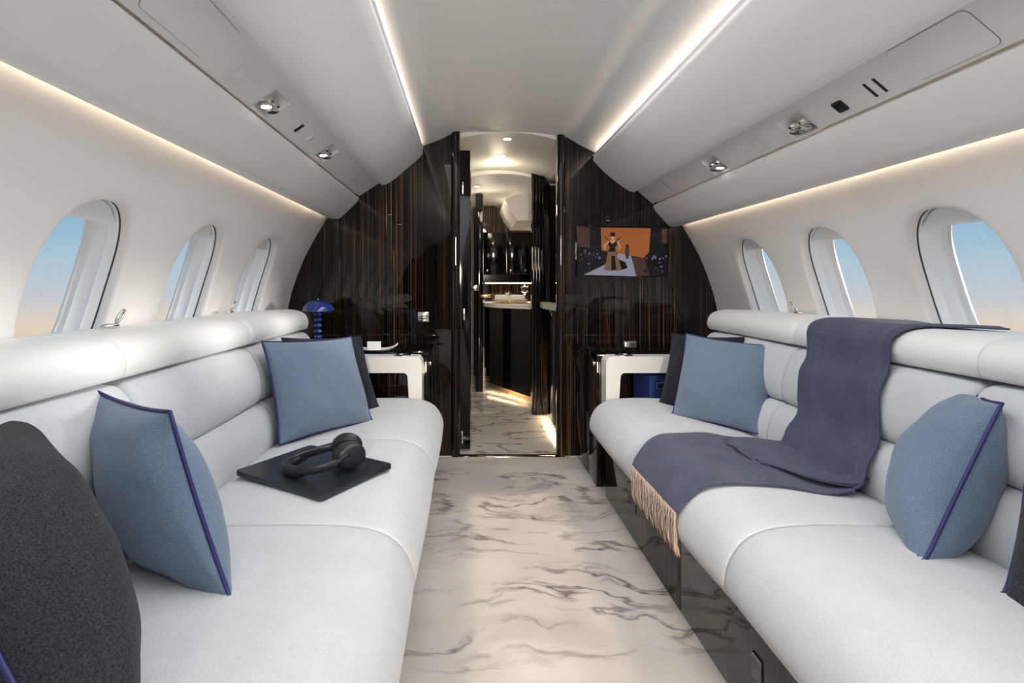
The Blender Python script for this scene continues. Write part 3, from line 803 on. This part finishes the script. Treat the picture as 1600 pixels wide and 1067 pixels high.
# tray with a card
p = P(590, 549, 2.52); p.z = .631
dish = []
nu, nv = 20, 8; V, F = [], []
for lay in (0, 1):
    for i in range(nu+1):
        for j in range(nv+1):
            u = -1+2*i/nu; v = -1+2*j/nv
            wv = (1-abs(u)**2.2)**.5*.055
            V.append(Vector((p.x+u*.10, p.y+v*wv, .634+.010*u*u*abs(u)+.022*max(0, u)**3+.008*v*v+(.003 if lay else 0))))
n0 = (nu+1)*(nv+1)
for i in range(nu):
    for j in range(nv):
        a = i*(nv+1)+j; F.append([a, a+1, a+nv+2, a+nv+1]); F.append([n0+a, n0+a+nv+1, n0+a+nv+2, n0+a+1])
mk('leaf_dish', V, F, M['paper'], None, smooth=True, recalc=False, label='white leaf shaped dish on the left console, card standing in it', cat='dish')
q = P(585.5, 545, 2.55)
V, F = boxVF(-.034, .034, -.001, .001, 0, .042); R = Matrix.Translation((q.x, 2.53, .638)) @ Matrix.Rotation(-.15, 4, 'X')
mk('place_card', *xf((V, F), R), M['paper'], None, label='small white card standing in the dish on the left console', cat='card')
# blue box in right niche
q = P(1030, 600, 2.40)
e = empty('storage_box', (q.x, 2.42, .40), 'royal blue box with metal label holder inside the right console niche', 'box')
V, F = boxVF(-.055, .14, 0, .14, 0, .138, .003); R = Matrix.Translation((q.x, 2.385, .401)) @ Matrix.Rotation(.25, 4, 'Z')
mk('box_body', *xf((V, F), R), M['bluegl2'] if 'bluegl2' in M else base('royal_blue_card', (.03,.05,.22), .6)[0], e)
mk('label_holder', *xf(boxVF(-.022, .035, -.004, .002, .075, .105, .001), R), M['chrome'], e)
mk('label_card', *xf(boxVF(-.017, .030, -.005, .001, .079, .101), R), M['blackm'], e)

# ------------------------------------------------------------------ pillows
def pillow(name, A, Bc, C, Dc, T, mat, label, pipemat, group=None, n=26, seed=0, bow=.065, face=1):
    """corners in order round the rim"""
    A, Bc, C, Dc = map(Vector, (A, Bc, C, Dc)); cen = (A+Bc+C+Dc)/4
    nrm = (Bc-A).cross(Dc-A).normalized(); V, F = [], []
    def rimpt(u, v):
        # bow the edges inwards between the pointed corners
        uu = u*(1-bow*(1-v*v)*abs(u)); vv = v*(1-bow*(1-u*u)*abs(v))
        s, t = (uu+1)/2, (vv+1)/2
        return A*(1-s)*(1-t)+Bc*s*(1-t)+C*s*t+Dc*(1-s)*t
    for lay in (1, -1):
        for i in range(n+1):
            for j in range(n+1):
                u = -1+2*i/n; v = -1+2*j/n
                u = math.sin(u*math.pi/2)*.55+u*.45; v = math.sin(v*math.pi/2)*.55+v*.45
                p = rimpt(u, v); e_ = (max(0, 1-u*u))**.55*(max(0, 1-v*v))**.55
                h = T*e_
                edge = min(1, 6*(1-abs(u)))*min(1, 6*(1-abs(v)))
                wr = .011*noise.noise(p*6+Vector((seed*2, 1, lay)))+.005*noise.noise(p*16+Vector((seed, 0, lay*3)))+.0035*noise.noise(Vector((u*3.3+seed, v*14, lay)))*(abs(v) > .0)*abs(v)**2+.004*noise.noise(Vector((u*15, v*3.3+seed, lay*2)))*abs(u)**2
                crease = -.010*math.exp(-((abs(u)-.93)**2+(abs(v)-.80)**2)/.02)
                p = p+nrm*lay*(h+(wr*1.3+crease)*edge*(e_ > 0))
                if p.z < .446 and -.7 < p.x < 1.15: p.z = .446+(p.z-.446)*.10
                V.append(p)
    m = n+1; o = m*m
    for i in range(n):
        for j in range(n):
            a = i*m+j; F.append([a, a+m, a+m+1, a+1]); b_ = o+a; F.append([b_, b_+1, b_+m+1, b_+m])
    body = mk(name, V, F, mat, None, smooth=True, label=label, cat='pillow', group=group)
    md = body.modifiers.new('sub', 'SUBSURF'); md.levels = 1; md.render_levels = 1
    rim = []
    K = 14
    cs = [(-1,-1),(1,-1),(1,1),(-1,1)]
    for q in range(4):
        a, b_ = cs[q], cs[(q+1) % 4]
        for k in range(K):
            t = k/K; rp_ = rimpt(a[0]+(b_[0]-a[0])*t, a[1]+(b_[1]-a[1])*t)
            if rp_.z < .452 and -.7 < rp_.x < 1.15: rp_.z = .452+(rp_.z-.452)*.10
            rim.append(rp_)
    mk('piping', *tubeVF(rim, .0030 if rim[0].y > 1.3 else .0036, True, 8), pipemat, body, smooth=True)
    return body
def quad(A, Bq, C):
    A, Bq, C = map(Vector, (A, Bq, C)); return A, Bq, C, A+C-Bq
# left sofa
pillow('throw_pillow', P(-5,645,.86), P(-165,745,.60), (-.31,.45,.43), (-.435,.665,.455), .100, M['char'], 'large charcoal woven pillow at the near end of the left sofa', M['pipe'], 'charcoal pillows', seed=1)
pillow('throw_pillow', *quad(P(145,608,1.03), P(266,643,.885), P(368,956,.825)), .075, M['blue'], 'sunlit denim blue pillow with navy piping beside near charcoal pillow on left sofa', M['pipe'], 'blue pillows', seed=2)
pillow('throw_pillow', P(409,533,1.70), P(549,526,2.02), P(582,659,1.91), P(436,697,1.625), .072, M['blue'], 'denim blue pillow leaning on charcoal one at far end of left sofa', M['pipe'], 'blue pillows', seed=3)
pillow('throw_pillow', *quad(P(440,528,1.93), P(564,525,2.24), P(593,640,2.12)), .05, M['navy'], 'dark charcoal pillow behind the blue one at far end of left sofa', M['navy'], 'charcoal pillows', seed=4)
# right sofa
pillow('throw_pillow', P(1072,521,2.12), P(1221,541,1.82), P(1194,683,1.73), P(1049,652,2.0), .072, M['blue'], 'denim blue pillow in front of charcoal one at far end of right sofa', M['pipe'], 'blue pillows', seed=5)
pillow('throw_pillow', *quad(P(1163,527,1.99), P(1051,521,2.29), P(1030,632,2.21)), .045, M['navy'], 'dark charcoal pillow half hidden behind blue pillow at far end of right sofa', M['navy'], 'charcoal pillows', seed=6)
pillow('throw_pillow', *quad(P(1510,600,1.17), P(1566,630,.98), P(1437,898,.94)), .085, M['blue'], 'denim blue pillow standing on edge at near end of right sofa beside the throw', M['pipe'], 'blue pillows', seed=8)
pillow('throw_pillow', *quad((.985,.90,.70), (1.085,.62,.75), (.965,.56,.45)), .075, M['char'], 'charcoal pillow at the near end of right sofa, mostly outside the frame', M['pipe'], 'charcoal pillows', seed=9)

# ------------------------------------------------------------------ laptop + headphones
ZS = .456
lc = [P(364,757,1.353), P(500,801,1.19), P(616,744,1.40)]
c0 = Vector((-.622, 1.352)); c1 = Vector((-.346, 1.185)); c2 = Vector((-.205, 1.400))
c3 = c0+c2-c1
lroot = empty('laptop', ((c0.x+c2.x)/2, (c0.y+c2.y)/2, ZS), 'closed dark blue-black laptop lying on the left sofa seat under headphones', 'laptop')
ux = (c0-c1); uy = (c2-c1); wx, wy = ux.length, uy.length
ang = math.atan2(ux.y, ux.x)
cen = (c0+c2)/2
uyp = Vector((-ux.y, ux.x)).normalized(); 
if uyp.dot(uy) < 0: uyp = -uyp
ML = Matrix.Translation((cen.x, cen.y, ZS)) @ Matrix.Rotation(ang, 4, 'Z')
mk('laptop_base', *xf(plateVF(rrect(wx/2, wy/2, .012), .0015, .0085), ML), M['laptop'], lroot, smooth=True, auto=30)
mk('laptop_lid', *xf(join(plateVF(rrect(wx/2, wy/2, .012), .0093, .0128), plateVF(rrect(wx/2-.001, wy/2-.001, .012), .0128, .0135)), ML), M['laptop'], lroot, smooth=True, auto=30)
ports = []
for k, (dx, wd_) in enumerate(((-.03, .010), (-.008, .006), (.008, .006))):
    for sgn in (-1, 1):
        ports.append(boxVF(sgn*wx/2-.0006, sgn*wx/2+.0006, dx-wd_/2, dx+wd_/2, .003, .006))
        ports.append(boxVF(dx-wd_/2, dx+wd_/2, sgn*wy/2-.0006, sgn*wy/2+.0006, .003, .006))
mk('side_ports', *xf(join(*ports), ML), M['blackm'], lroot)
for sx in (-1, 1):
    for sy in (-1, 1):
        mk('rubber_foot', *xf(latheVF([(.001,0),(.006,0),(.006,.002),(.001,.002)], 12, (sx*(wx/2-.03), sy*(wy/2-.03), 0)), ML), M['blackm'], lroot)
ZT = ZS+.0140
hr = empty('headphones', (-.38, 1.33, ZT), 'black over-ear headphones resting on the closed laptop', 'headphones')
# U-shaped band lying flat, open towards +X; cups at the ends
def hp(u, v, z): # local: u along band axis (from apex to cups), v across
    a = math.radians(18); return Vector((-.478+u*math.cos(a)-v*math.sin(a), 1.335+u*math.sin(a)+v*math.cos(a), ZT+z))
path = []
for k in range(25):
    t = math.radians(-105+210*k/24)
    path.append((.100-.100*math.cos(t), .074*math.sin(t)))
path = [hp(u, v, .015+.20*max(0, u-.02)*.9) for u, v in path]
V, F = [], []
for i, p in enumerate(path):
    a = path[max(0, i-1)]; b_ = path[min(len(path)-1, i+1)]; t = (b_-a).normalized(); s = t.cross(Vector((0,0,1))).normalized(); u_ = s.cross(t)
    th = .0095 if 5 < i < 19 else .0055; hh = .0150 if 5 < i < 19 else .0115
    for k in range(12):
        an = 2*math.pi*k/12
        V.append(p+s*th*math.copysign(abs(math.cos(an))**.7, math.cos(an))+u_*hh*math.copysign(abs(math.sin(an))**.7, math.sin(an)))
m_ = 12
for i in range(len(path)-1):
    for k in range(12): F.append([i*12+k, i*12+(k+1) % 12, (i+1)*12+(k+1) % 12, (i+1)*12+k])
F += [list(range(12)), [(len(path)-1)*12+k for k in range(12)]]
mk('headband', V, F, M['headb'], hr, smooth=True, auto=50)
mk('headband_cushion', *tubeVF([p+Vector((0,0,-.001))-(p-hp(.08,0,.03)).normalized()*.006 for p in path[7:18]], .0085, False, 10, 1.0), M['pad'], hr, smooth=True, auto=50)
for s, nm in ((-1, 'near'), (1, 'far')):
    cpos = hp(.158, s*.036, .041); axis = (hp(0, s, 0)-hp(0, 0, 0)).normalized()
    axis = (axis+Vector((.25, 0, .15*s))).normalized()
    qz = axis.to_track_quat('Z', 'X').to_matrix().to_4x4(); qz.translation = cpos
    sc_ = Matrix.Diagonal((.98, 1.18, 1.05, 1))
    cup = mk('ear_cup', *xf(latheVF([(.001,-.002),(.030,-.002),(.034,.002),(.036,.008),(.034,.016),(.027,.0215),(.012,.0235),(.001,.0238)], 30), qz @ sc_), M['headb'], hr, smooth=True, auto=60)
    ring_ = [(.022+.0, 0)]
    V, F = [], []
    NT = 30
    for i in range(NT):
        a = 2*math.pi*i/NT
        for k in range(10):
            b_ = 2*math.pi*k/10; V.append(qz @ sc_ @ Vector(((.0255+.0095*math.cos(b_))*math.cos(a), (.0255+.0095*math.cos(b_))*math.sin(a), -.008+.0095*math.sin(b_))))
    for i in range(NT):
        for k in range(10): F.append([i*10+k, i*10+(k+1) % 10, ((i+1) % NT)*10+(k+1) % 10, ((i+1) % NT)*10+k])
    mk('ear_pad', V, F, M['pad'], hr, smooth=True)
    mk('hinge_arm', *tubeVF(smooth_path([path[0 if s < 0 else -1], hp(.145, s*.064, .048), hp(.158, s*.056, .046)], 4), .006, False, 8), M['headb'], hr, smooth=True)

# ------------------------------------------------------------------ throw on right sofa
def throw():
    root = empty('throw_blanket', (.8, 1.45, ZS), 'slate blue throw with beige fringe draped over the right ledge, back and seat', 'blanket')
    X = XR; Fa, Ba = FR, BR
    # path from behind ledge top, over, down the back, along the seat, over the front: (x, z, y_far, y_near)
    g = .006
    key = [(1.30,.8515,1.60,1.23), (1.22,.8545,1.63,1.25), (1.165,.8555,1.635,1.275), (1.125,.852,1.635,1.285), (1.088,.838,1.63,1.29), (1.068,.812,1.62,1.295), (1.062,.775,1.61,1.29),
           (1.052,.735,1.60,1.285), (1.026,.69,1.595,1.28), (1.018,.62,1.59,1.27), (1.010,.565,1.575,1.26), (.978,.515,1.565,1.245), (.950,.478,1.56,1.235), (.925,.464,1.57,1.235)]
    seatk = [(.925,.463,1.66,1.225), (.86,.459,1.70,1.23), (.78,.460,1.72,1.26), (.70,.462,1.72,1.28), (.64,.458,1.715,1.29), (.595,.443,1.70,1.30), (.562,.415,1.685,1.305), (.541,.39,1.675,1.31), (.532,.368,1.67,1.315)]
    def sheet(name, keys, seed, folds, thick=.0045):
        kk = smooth_path([(a, b_, 0) for a, b_, _, _ in keys], 6); kf = smooth_path([(c_, d_, 0) for _, _, c_, d_ in keys], 6)
        n = 40; V, F = [], []; top = []
        for i, (p, q_) in enumerate(zip(kk, kf)):
            a = kk[max(0, i-1)]; b_ = kk[min(len(kk)-1, i+1)]; t = (b_-a).normalized(); nr = Vector((t.y, 0, -t.x))
            if nr.dot(Vector((-.6, 0, .8))) < 0: nr = -nr
            row = []
            for j in range(n+1):
                s = j/n; y = q_.x+(q_.y-q_.x)*s
                h = .0016*noise.noise(Vector((p.x*9+seed, y*7, p.y*9)))+.001+folds(p.x, p.y, s, y)
                row.append(Vector((p.x, y, p.y))+nr*h)
            top.append(row)
        m = len(top)
        for lay in (0, 1):
            for i in range(m):
                for j in range(n+1):
                    v = top[i][j]
                    if lay:
                        a = top[max(0, i-1)][j]; b_ = top[min(m-1, i+1)][j]; t = (b_-a).normalized(); nr = Vector((t.z, 0, -t.x))
                        if nr.dot(Vector((-.6, 0, .8))) < 0: nr = -nr
                        v = v-nr*thick
                    V.append(v)
        o = m*(n+1)
        for i in range(m-1):
            for j in range(n):
                a = i*(n+1)+j; F.append([a, a+1, a+n+2, a+n+1]); F.append([o+a, o+a+n+1, o+a+n+2, o+a+1])
        for i in range(m-1):
            for j in (0, n):
                a = i*(n+1)+j; F.append([a, a+n+1, o+a+n+1, o+a])
        for j in range(n):
            for i in (0, m-1):
                a = i*(n+1)+j; F.append([a, a+1, o+a+1, o+a])
        return mk(name, V, F, M['throw'], root, smooth=True, auto=60), top
    def f1(x, z, s, y): return .006*math.sin(s*9+z*7)*(.3+s*(1-s))+.010*math.exp(-((z-.52)/.035)**2)*(x < 1.02)+.003*math.exp(-((s-.93)/.03)**2)
    sheet('back_drape', key, 3, f1)
    def f2(x, z, s, y):
        r_ = 0
        if x > .70:
            r_ += .010*math.exp(-((s-(.55+(x-.7)*.9))/.05)**2)+.007*math.exp(-((s-(.25+(x-.7)*.8))/.04)**2)
        r_ += .0035*math.sin(x*34+s*7)*min(1, max(0, (x-.6)*5))
        return r_
    _, top = sheet('seat_drape', seatk, 8, f2)
    # folded-over layer
    fold = [(.99,.480,1.56,1.26), (.95,.474,1.60,1.24), (.90,.473,1.63,1.25), (.85,.472,1.635,1.30), (.815,.471,1.60,1.38), (.80,.467,1.59,1.40)]
    sheet('folded_layer', fold, 11, lambda x, z, s, y: .009*math.exp(-((s-.9)/.06)**2)+.004*math.sin(s*7), .009)
    # fringe: twisted yarn bundles
    end = top[-1]; prev = top[-3]
    n = 64
    parts = []
    for k in range(n):
        s = (k+.5)/n*(len(end)-1); i = int(s); f = s-i
        a = end[i]*(1-f)+end[min(i+1, len(end)-1)]*f
        for q in range(3):
            ln = .112+random.uniform(-.012, .010); sw = random.uniform(-.014, .014); ou = random.uniform(-.004, .004)
            st = a+Vector((-.002+ou*.4, random.uniform(-.002, .002), .004))
            pth = [st]
            for w_ in range(1, 7):
                t = w_/6; dz = -ln*t*.96; dx = -.004*t+.012*t*t*t+ou*t
                pth.append(st+Vector((dx+.0015*math.sin(t*12+k*2+q), sw*t+.0022*math.sin(t*9+k+q*2), dz)))
            parts.append(tubeVF(pth, [.0017]*6+[.0009], False, 5))
    mk('fringe', *join(*parts), M['fringe'], root, smooth=True, kind='stuff', label='beige twisted yarn fringe')
throw()

# ------------------------------------------------------------------ vestibule and galley beyond the doorway
gal = empty('floor_entry', (CX, 3.4, 0), kind='structure')
fl = mk('marble_slab', *boxVF(-.9, 1.2, D+.022, 3.845, -.02, 0), M['marble'], gal)
mk('marble_slab', *boxVF(-.9, 1.2, 3.86, 6.4, -.02, 0), M['marble'], gal)
mk('slab_joint', *boxVF(-.9, 1.2, 3.845, 3.86, -.02, -.003), M['black'], gal)
def arch(name, y0, y1, cx, hw, ztop, drop, mat, n=20):
    pr = []
    for i in range(n+1):
        u = -1+2*i/n; pr.append((cx+u*hw, ztop-drop*abs(u)**2.2))
    V, F = [], []
    for y in (y0, y1): V += [Vector((x, y, z)) for x, z in pr]+[Vector((x, y, z+.03)) for x, z in pr]
    m = n+1
    for i in range(n):
        F.append([i, i+1, 2*m+i+1, 2*m+i]); F.append([m+i, 3*m+i, 3*m+i+1, m+i+1]); F.append([i, m+i, m+i+1, i+1]); F.append([2*m+i, 2*m+i+1, 3*m+i+1, 3*m+i])
    return mk(name, V, F, mat, None, smooth=True, auto=40, kind='structure')
arch('ceiling_vestibule', D+.03, 3.86, .21, .75, 1.826, .35, M['headliner'])
arch('ceiling_galley', 3.86, 6.3, .23, .85, 1.80, .45, M['headliner'])
# vestibule walls
ws = empty('wall_vestibule', (CX, 3.3, 0), kind='structure')
box('wall_panel', -.14, -.10, D+.05, 3.84, 0, 1.82, M['black'], ws)
box('wall_panel', .60, .64, D+.05, 3.84, 0, 1.80, M['ebony'], ws, r=.004)
box('wall_panel', -.10, .015, 3.80, 3.86, 0, 1.80, M['ebony'], ws, r=.01)      # left of inner doorway
prism('wall_panel', [(.465,0),(.60,0),(.60,1.70),(.545,1.79),(.53,1.80),(.465,1.80)], 3.80, 3.86, M['ebony'], ws)
for x_ in (.47, .492, .515, .54):
    post_ = boxVF(x_, x_+.014, 3.775, 3.80, 0, 1.77, .005, 3); mk('door_track_rib', *post_, M['black'], ws, smooth=True, auto=50)
# pocket door leaf in the opening, left
pd = empty('door_1', (-.02, 2.96, 0), kind='structure')
box('door_leaf', -.135, P(735,0,2.975).x, 2.955, 2.995, .012, P(0,236,2.975).z, M['black'], pd, r=.004)
xd = P(726,0,2.955).x
box('door_handle', xd-.010, xd+.003, 2.940, 2.956, P(0,500,2.95).z, P(0,482,2.95).z, M['chrome'], pd, r=.002)
box('strike_plate', xd-.016, xd-.006, 2.948, 2.957, P(0,304,2.95).z, P(0,284,2.95).z, M['chrome'], pd, r=.001)
box('hinge', xd-.020, xd-.010, 2.948, 2.957, P(0,694,2.95).z, P(0,674,2.95).z, M['chrome'], pd, r=.001)
# downlights
for i, (px, py, Y, lab) in enumerate(((793, 213, 3.03, 'round ceiling downlight just inside the doorway, nearest of three'), (785, 239, 3.42, 'round ceiling downlight in the vestibule, middle of three'), (745, 274, 4.25, 'small ceiling downlight in the galley, farthest left'))):
    p = P(px, py, Y); zc = 1.8255 if Y < 3.8 else 1.795
    p.z = zc-(.35*abs((p.x-.23)/.75)**2.2 if Y < 3.8 else .45*abs((p.x-.23)/.85)**2.2)
    e = empty('downlight', p, lab, 'light', 'downlights beyond the doorway')
    mk('trim_ring', *latheVF([(.020,-.003),(.030,-.003),(.031,.004),(.020,.004)], 24, p), M['white'], e, smooth=True, auto=30)
    mk('lens', *latheVF([(.001,-.004),(.022,-.004),(.022,.0),(.001,.0)], 20, p), M['bulb'], e)
    point('downlight_lamp', (p.x, p.y, p.z-.02), 2.0, (1,.84,.62), .03, 150)
point('vestibule_glow_fill', (.21, 3.62, 1.72), .9, (1,.84,.60), .03)  # point light without a fitting, added for the glow on the vestibule ceiling
point('galley_glow_lamp', (.15, 4.5, 1.62), .7, (1,.86,.66), .05)
# galley: right counter run with towels, upper cabinets
gx = empty('galley_cabinet', (.5, 4.5, 0), 'glossy black galley base cabinet under the white counter beyond the doorway', 'cabinet')
fp = [(P(765,607,4.76).x, 4.76), (P(832,630,4.14).x, 4.14), (.95, 4.14), (.95, 5.2), (P(765,607,4.76).x-.02, 5.2)]
def poly(name, pts, z0, z1, mat, parent=None, **k):
    n = len(pts); V = [Vector((x, y, z0)) for x, y in pts]+[Vector((x, y, z1)) for x, y in pts]
    F = [[i, (i+1) % n, n+(i+1) % n, n+i] for i in range(n)]+[list(range(n)), [n+i for i in range(n)]]
    return mk(name, V, F, mat, parent, **k)
poly('cabinet_body', fp, .05, .765, M['black'], gx)
poly('toe_kick', [(x+.03, y+.02) for x, y in fp], .0, .05, M['gold'], gx)
ctop = [(P(754,0,4.76).x, 4.82), (P(757,0,4.6).x, 4.60), (P(775,0,4.35).x, 4.35), (P(832,0,4.06).x, 4.06), (.95, 4.06), (.95, 5.2), (P(754,0,4.76).x, 5.2)]
poly('counter_top', ctop, .767, .80, M['stone'], None, label='white stone galley counter carrying the towel tray', cat='counter')
# towels on tray
tc_ = Vector((P(797,0,4.55).x, 4.60, .80))
e = empty('towel_tray', tc_, 'gold wire tray of rolled towels on the galley counter', 'tray')
mk('tray_plate', *latheVF([(.001,.002),(.15,.002),(.152,.006),(.001,.006)], 32, tc_), M['gold'], e)
mk('tray_rail', *tubeVF([tc_+Vector((.155*math.cos(a), .155*math.sin(a), .030)) for a in [2*math.pi*k/32 for k in range(32)]], .0025, True, 6), M['gold'], e, smooth=True)
mk('rail_posts', *join(*[tubeVF([tc_+Vector((.153*math.cos(a), .153*math.sin(a), .004)), tc_+Vector((.155*math.cos(a), .155*math.sin(a), .030))], .002, False, 6) for a in [2*math.pi*k/10 for k in range(10)]]), M['gold'], e)
M['towel'], _, _ = base('white_terry', (.85,.82,.76), .95)
tl_lab = ['left rolled white towel on the gold tray', 'right rolled white towel on the gold tray']
for k in range(2):
    cxk = tc_.x-.068+.136*k
    prof = [(.001,-.066),(.012,-.066),(.018,-.062),(.028,-.066),(.033,-.058),(.034,-.03),(.0335,.03),(.033,.058),(.028,.066),(.018,.062),(.012,.066),(.001,.066)]
    V, F = latheVF(prof, 18); R = Matrix.Translation((cxk, tc_.y-.03, .841)) @ Matrix.Rotation(math.pi/2, 4, 'Y')
    mk('rolled_towel', *xf((V, F), R), M['towel'], None, smooth=True, label=tl_lab[k], cat='towel', group='rolled towels on the galley tray')
fw = empty('white_orchid', (tc_.x-.02, tc_.y-.05, .87), 'small white blossom lying on the rolled towels', 'flower')
for k in range(5):
    a = 2*math.pi*k/5; V = []; c_ = Vector((tc_.x-.02, tc_.y-.05, .878))
    V = [c_, c_+Vector((.016*math.cos(a-.5), .010*math.sin(a-.5), .006)), c_+Vector((.030*math.cos(a), .012*math.sin(a), .014+.016*math.sin(a))), c_+Vector((.016*math.cos(a+.5), .010*math.sin(a+.5), .006))]
    mk('petal', V+[v+Vector((0,.002,-.002)) for v in V], [[0,1,2,3],[4,7,6,5],[0,1,5,4],[1,2,6,5],[2,3,7,6],[3,0,4,7]], M['towel'], fw)
# glasses
for k, (dx, lab) in enumerate(((.175, 'stemmed glass beside the towel tray, left one'), (.27, 'stemmed glass beside the towel tray, right one'))):
    c_ = (tc_.x+dx-.03, tc_.y+.09-.03*k, .80)
    mk('wine_glass', *latheVF([(.001,0),(.030,0),(.030,.003),(.004,.006),(.004,.07),(.012,.08),(.030,.10),(.034,.13),(.028,.165),(.0265,.165),(.032,.13),(.028,.102),(.010,.084),(.001,.083)], 20, c_), M['clear'], None, smooth=True, label=lab, cat='glass', group='glasses on the galley counter')
# backsplash, lit shelf and upper cabinets
box('galley_backsplash', .12, .95, 5.05, 5.09, .80, 1.02, M['ebony'], None, kind='structure', r=0).name = 'wall_backsplash'
box('shelf_light', .155, .80, 4.93, 4.96, .975, .985, M['led2'], None, label='thin warm light strip under the galley upper cabinets', cat='light')
uc = empty('upper_cabinet', (.5, 5, 1), 'glossy black upper cabinets over the galley counter', 'cabinet')
box('cabinet_body', .13, .85, 4.93, 5.4, .99, 1.47, M['black'], uc)
xs_ = [.135, .36, .50, .62]
for a, b_ in zip(xs_, xs_[1:]):
    d = box('cabinet_door', a+.002, b_-.002, 4.905, 4.93, 1.06, 1.46, M['black'], uc, r=.003)
    mk('door_lock', *xf(latheVF([(.001,0),(.010,0),(.010,.005),(.001,.006)], 16), Matrix.Translation((a+.04, 4.905, 1.10)) @ Matrix.Rotation(math.pi/2, 4, 'X')), M['chrome'], d)
area('counter_lamp', (.45, 4.80, .985), (0,0,0), .5, .04, 1.3, (1,.82,.6))
# overhead bin in the galley with warm cove above
ob = [(P(777,0,4.9).x, P(0,332,4.9).z), (P(783,0,4.9).x, P(0,346,4.9).z), (P(794,0,4.9).x, P(0,360,4.9).z), (.95, P(0,360,4.9).z), (.95, P(0,322,4.9).z+.0), (P(790,0,4.9).x, P(0,326,4.9).z)]
prism('trim_4', ob, 4.15, 4.90, M['shell'], None, kind='structure')
bpy.data.objects['trim_4'].location.x = .02
area('galley_cove_lamp', (.62, 4.7, 1.66), (180, 0, 0), .4, .9, 5, (1,.80,.55))
# left panel with curved head and pale strip beside it
gl = empty('wall_galley', (0, 4.8, 0), kind='structure')
lp_ = [(P(740,0,4.6).x, 0), (P(740,0,4.6).x, P(0,303,4.6).z), (P(749,0,4.6).x, P(0,302.5,4.6).z), (P(762,0,4.6).x, P(0,307,4.6).z), (P(774,0,4.6).x, P(0,317,4.6).z), (P(783,0,4.6).x, P(0,329,4.6).z)]
# panel beyond counter
prism('wall_panel', [(P(741,0,5.3).x, 0), (P(741,0,5.3).x, P(0,303,5.3).z), (P(749,0,5.3).x, P(0,302,5.3).z), (P(762,0,5.3).x, P(0,307,5.3).z), (P(774,0,5.3).x, P(0,317,5.3).z), (P(785,0,5.3).x, P(0,331,5.3).z), (1.0, P(0,331,5.3).z), (1.0, 0)], 5.42, 5.46, M['ebony'], gl)
box('wall_panel', P(743,0,4.6).x, P(755,0,4.6).x, 4.60, 4.66, 0, P(0,303,4.6).z, M['black'], gl, r=.01)
box('back_lining', -.5, 1.2, 6.25, 6.3, 0, 1.8, M['shell'], gl)
box('side_lining', -.42, -.38, 3.87, 6.25, 0, 1.75, M['shell'], gl)
box('side_lining', 1.0, 1.04, 3.87, 6.25, 0, 1.75, M['black'], gl)
e = gl
q = P(752, 462, 4.58); box('handle_lever', q.x-.01, q.x+.085, 4.57, 4.585, q.z-.017, q.z+.010, M['gold'], e, r=.004)
q = P(742, 450, 4.58); box('handle_rose', q.x-.035, q.x+.035, 4.585, 4.60, q.z-.025, q.z+.025, M['chrome'], e, r=.004)
# right vanity close inside the doorway
va = empty('vanity_cabinet', (.58, 3.45, 0), 'dark vanity cabinet with curved white stone top inside the doorway on the right', 'cabinet')
box('cabinet_body', .540, .598, 3.15, 3.76, .06, .80, M['black'], va, r=.004)
box('cabinet_door', .532, .540, 3.18, 3.45, .09, .78, M['ebony'], va, r=.003)
box('toe_light', .565, .575, 3.15, 3.76, .045, .055, M['led2'], va)
poly('stone_top', [(.53,3.12),(.505,3.25),(.495,3.45),(.505,3.65),(.53,3.77),(.598,3.77),(.598,3.12)], .802, .835, M['stone'], va)
area('toe_lamp', (.55, 3.45, .052), (0, 0, 0), .02, .6, .4, (1,.75,.45))
area('galley_toe_lamp', (.36, 4.40, .05), (0, 0, 40), .02, .6, .45, (1,.75,.45))
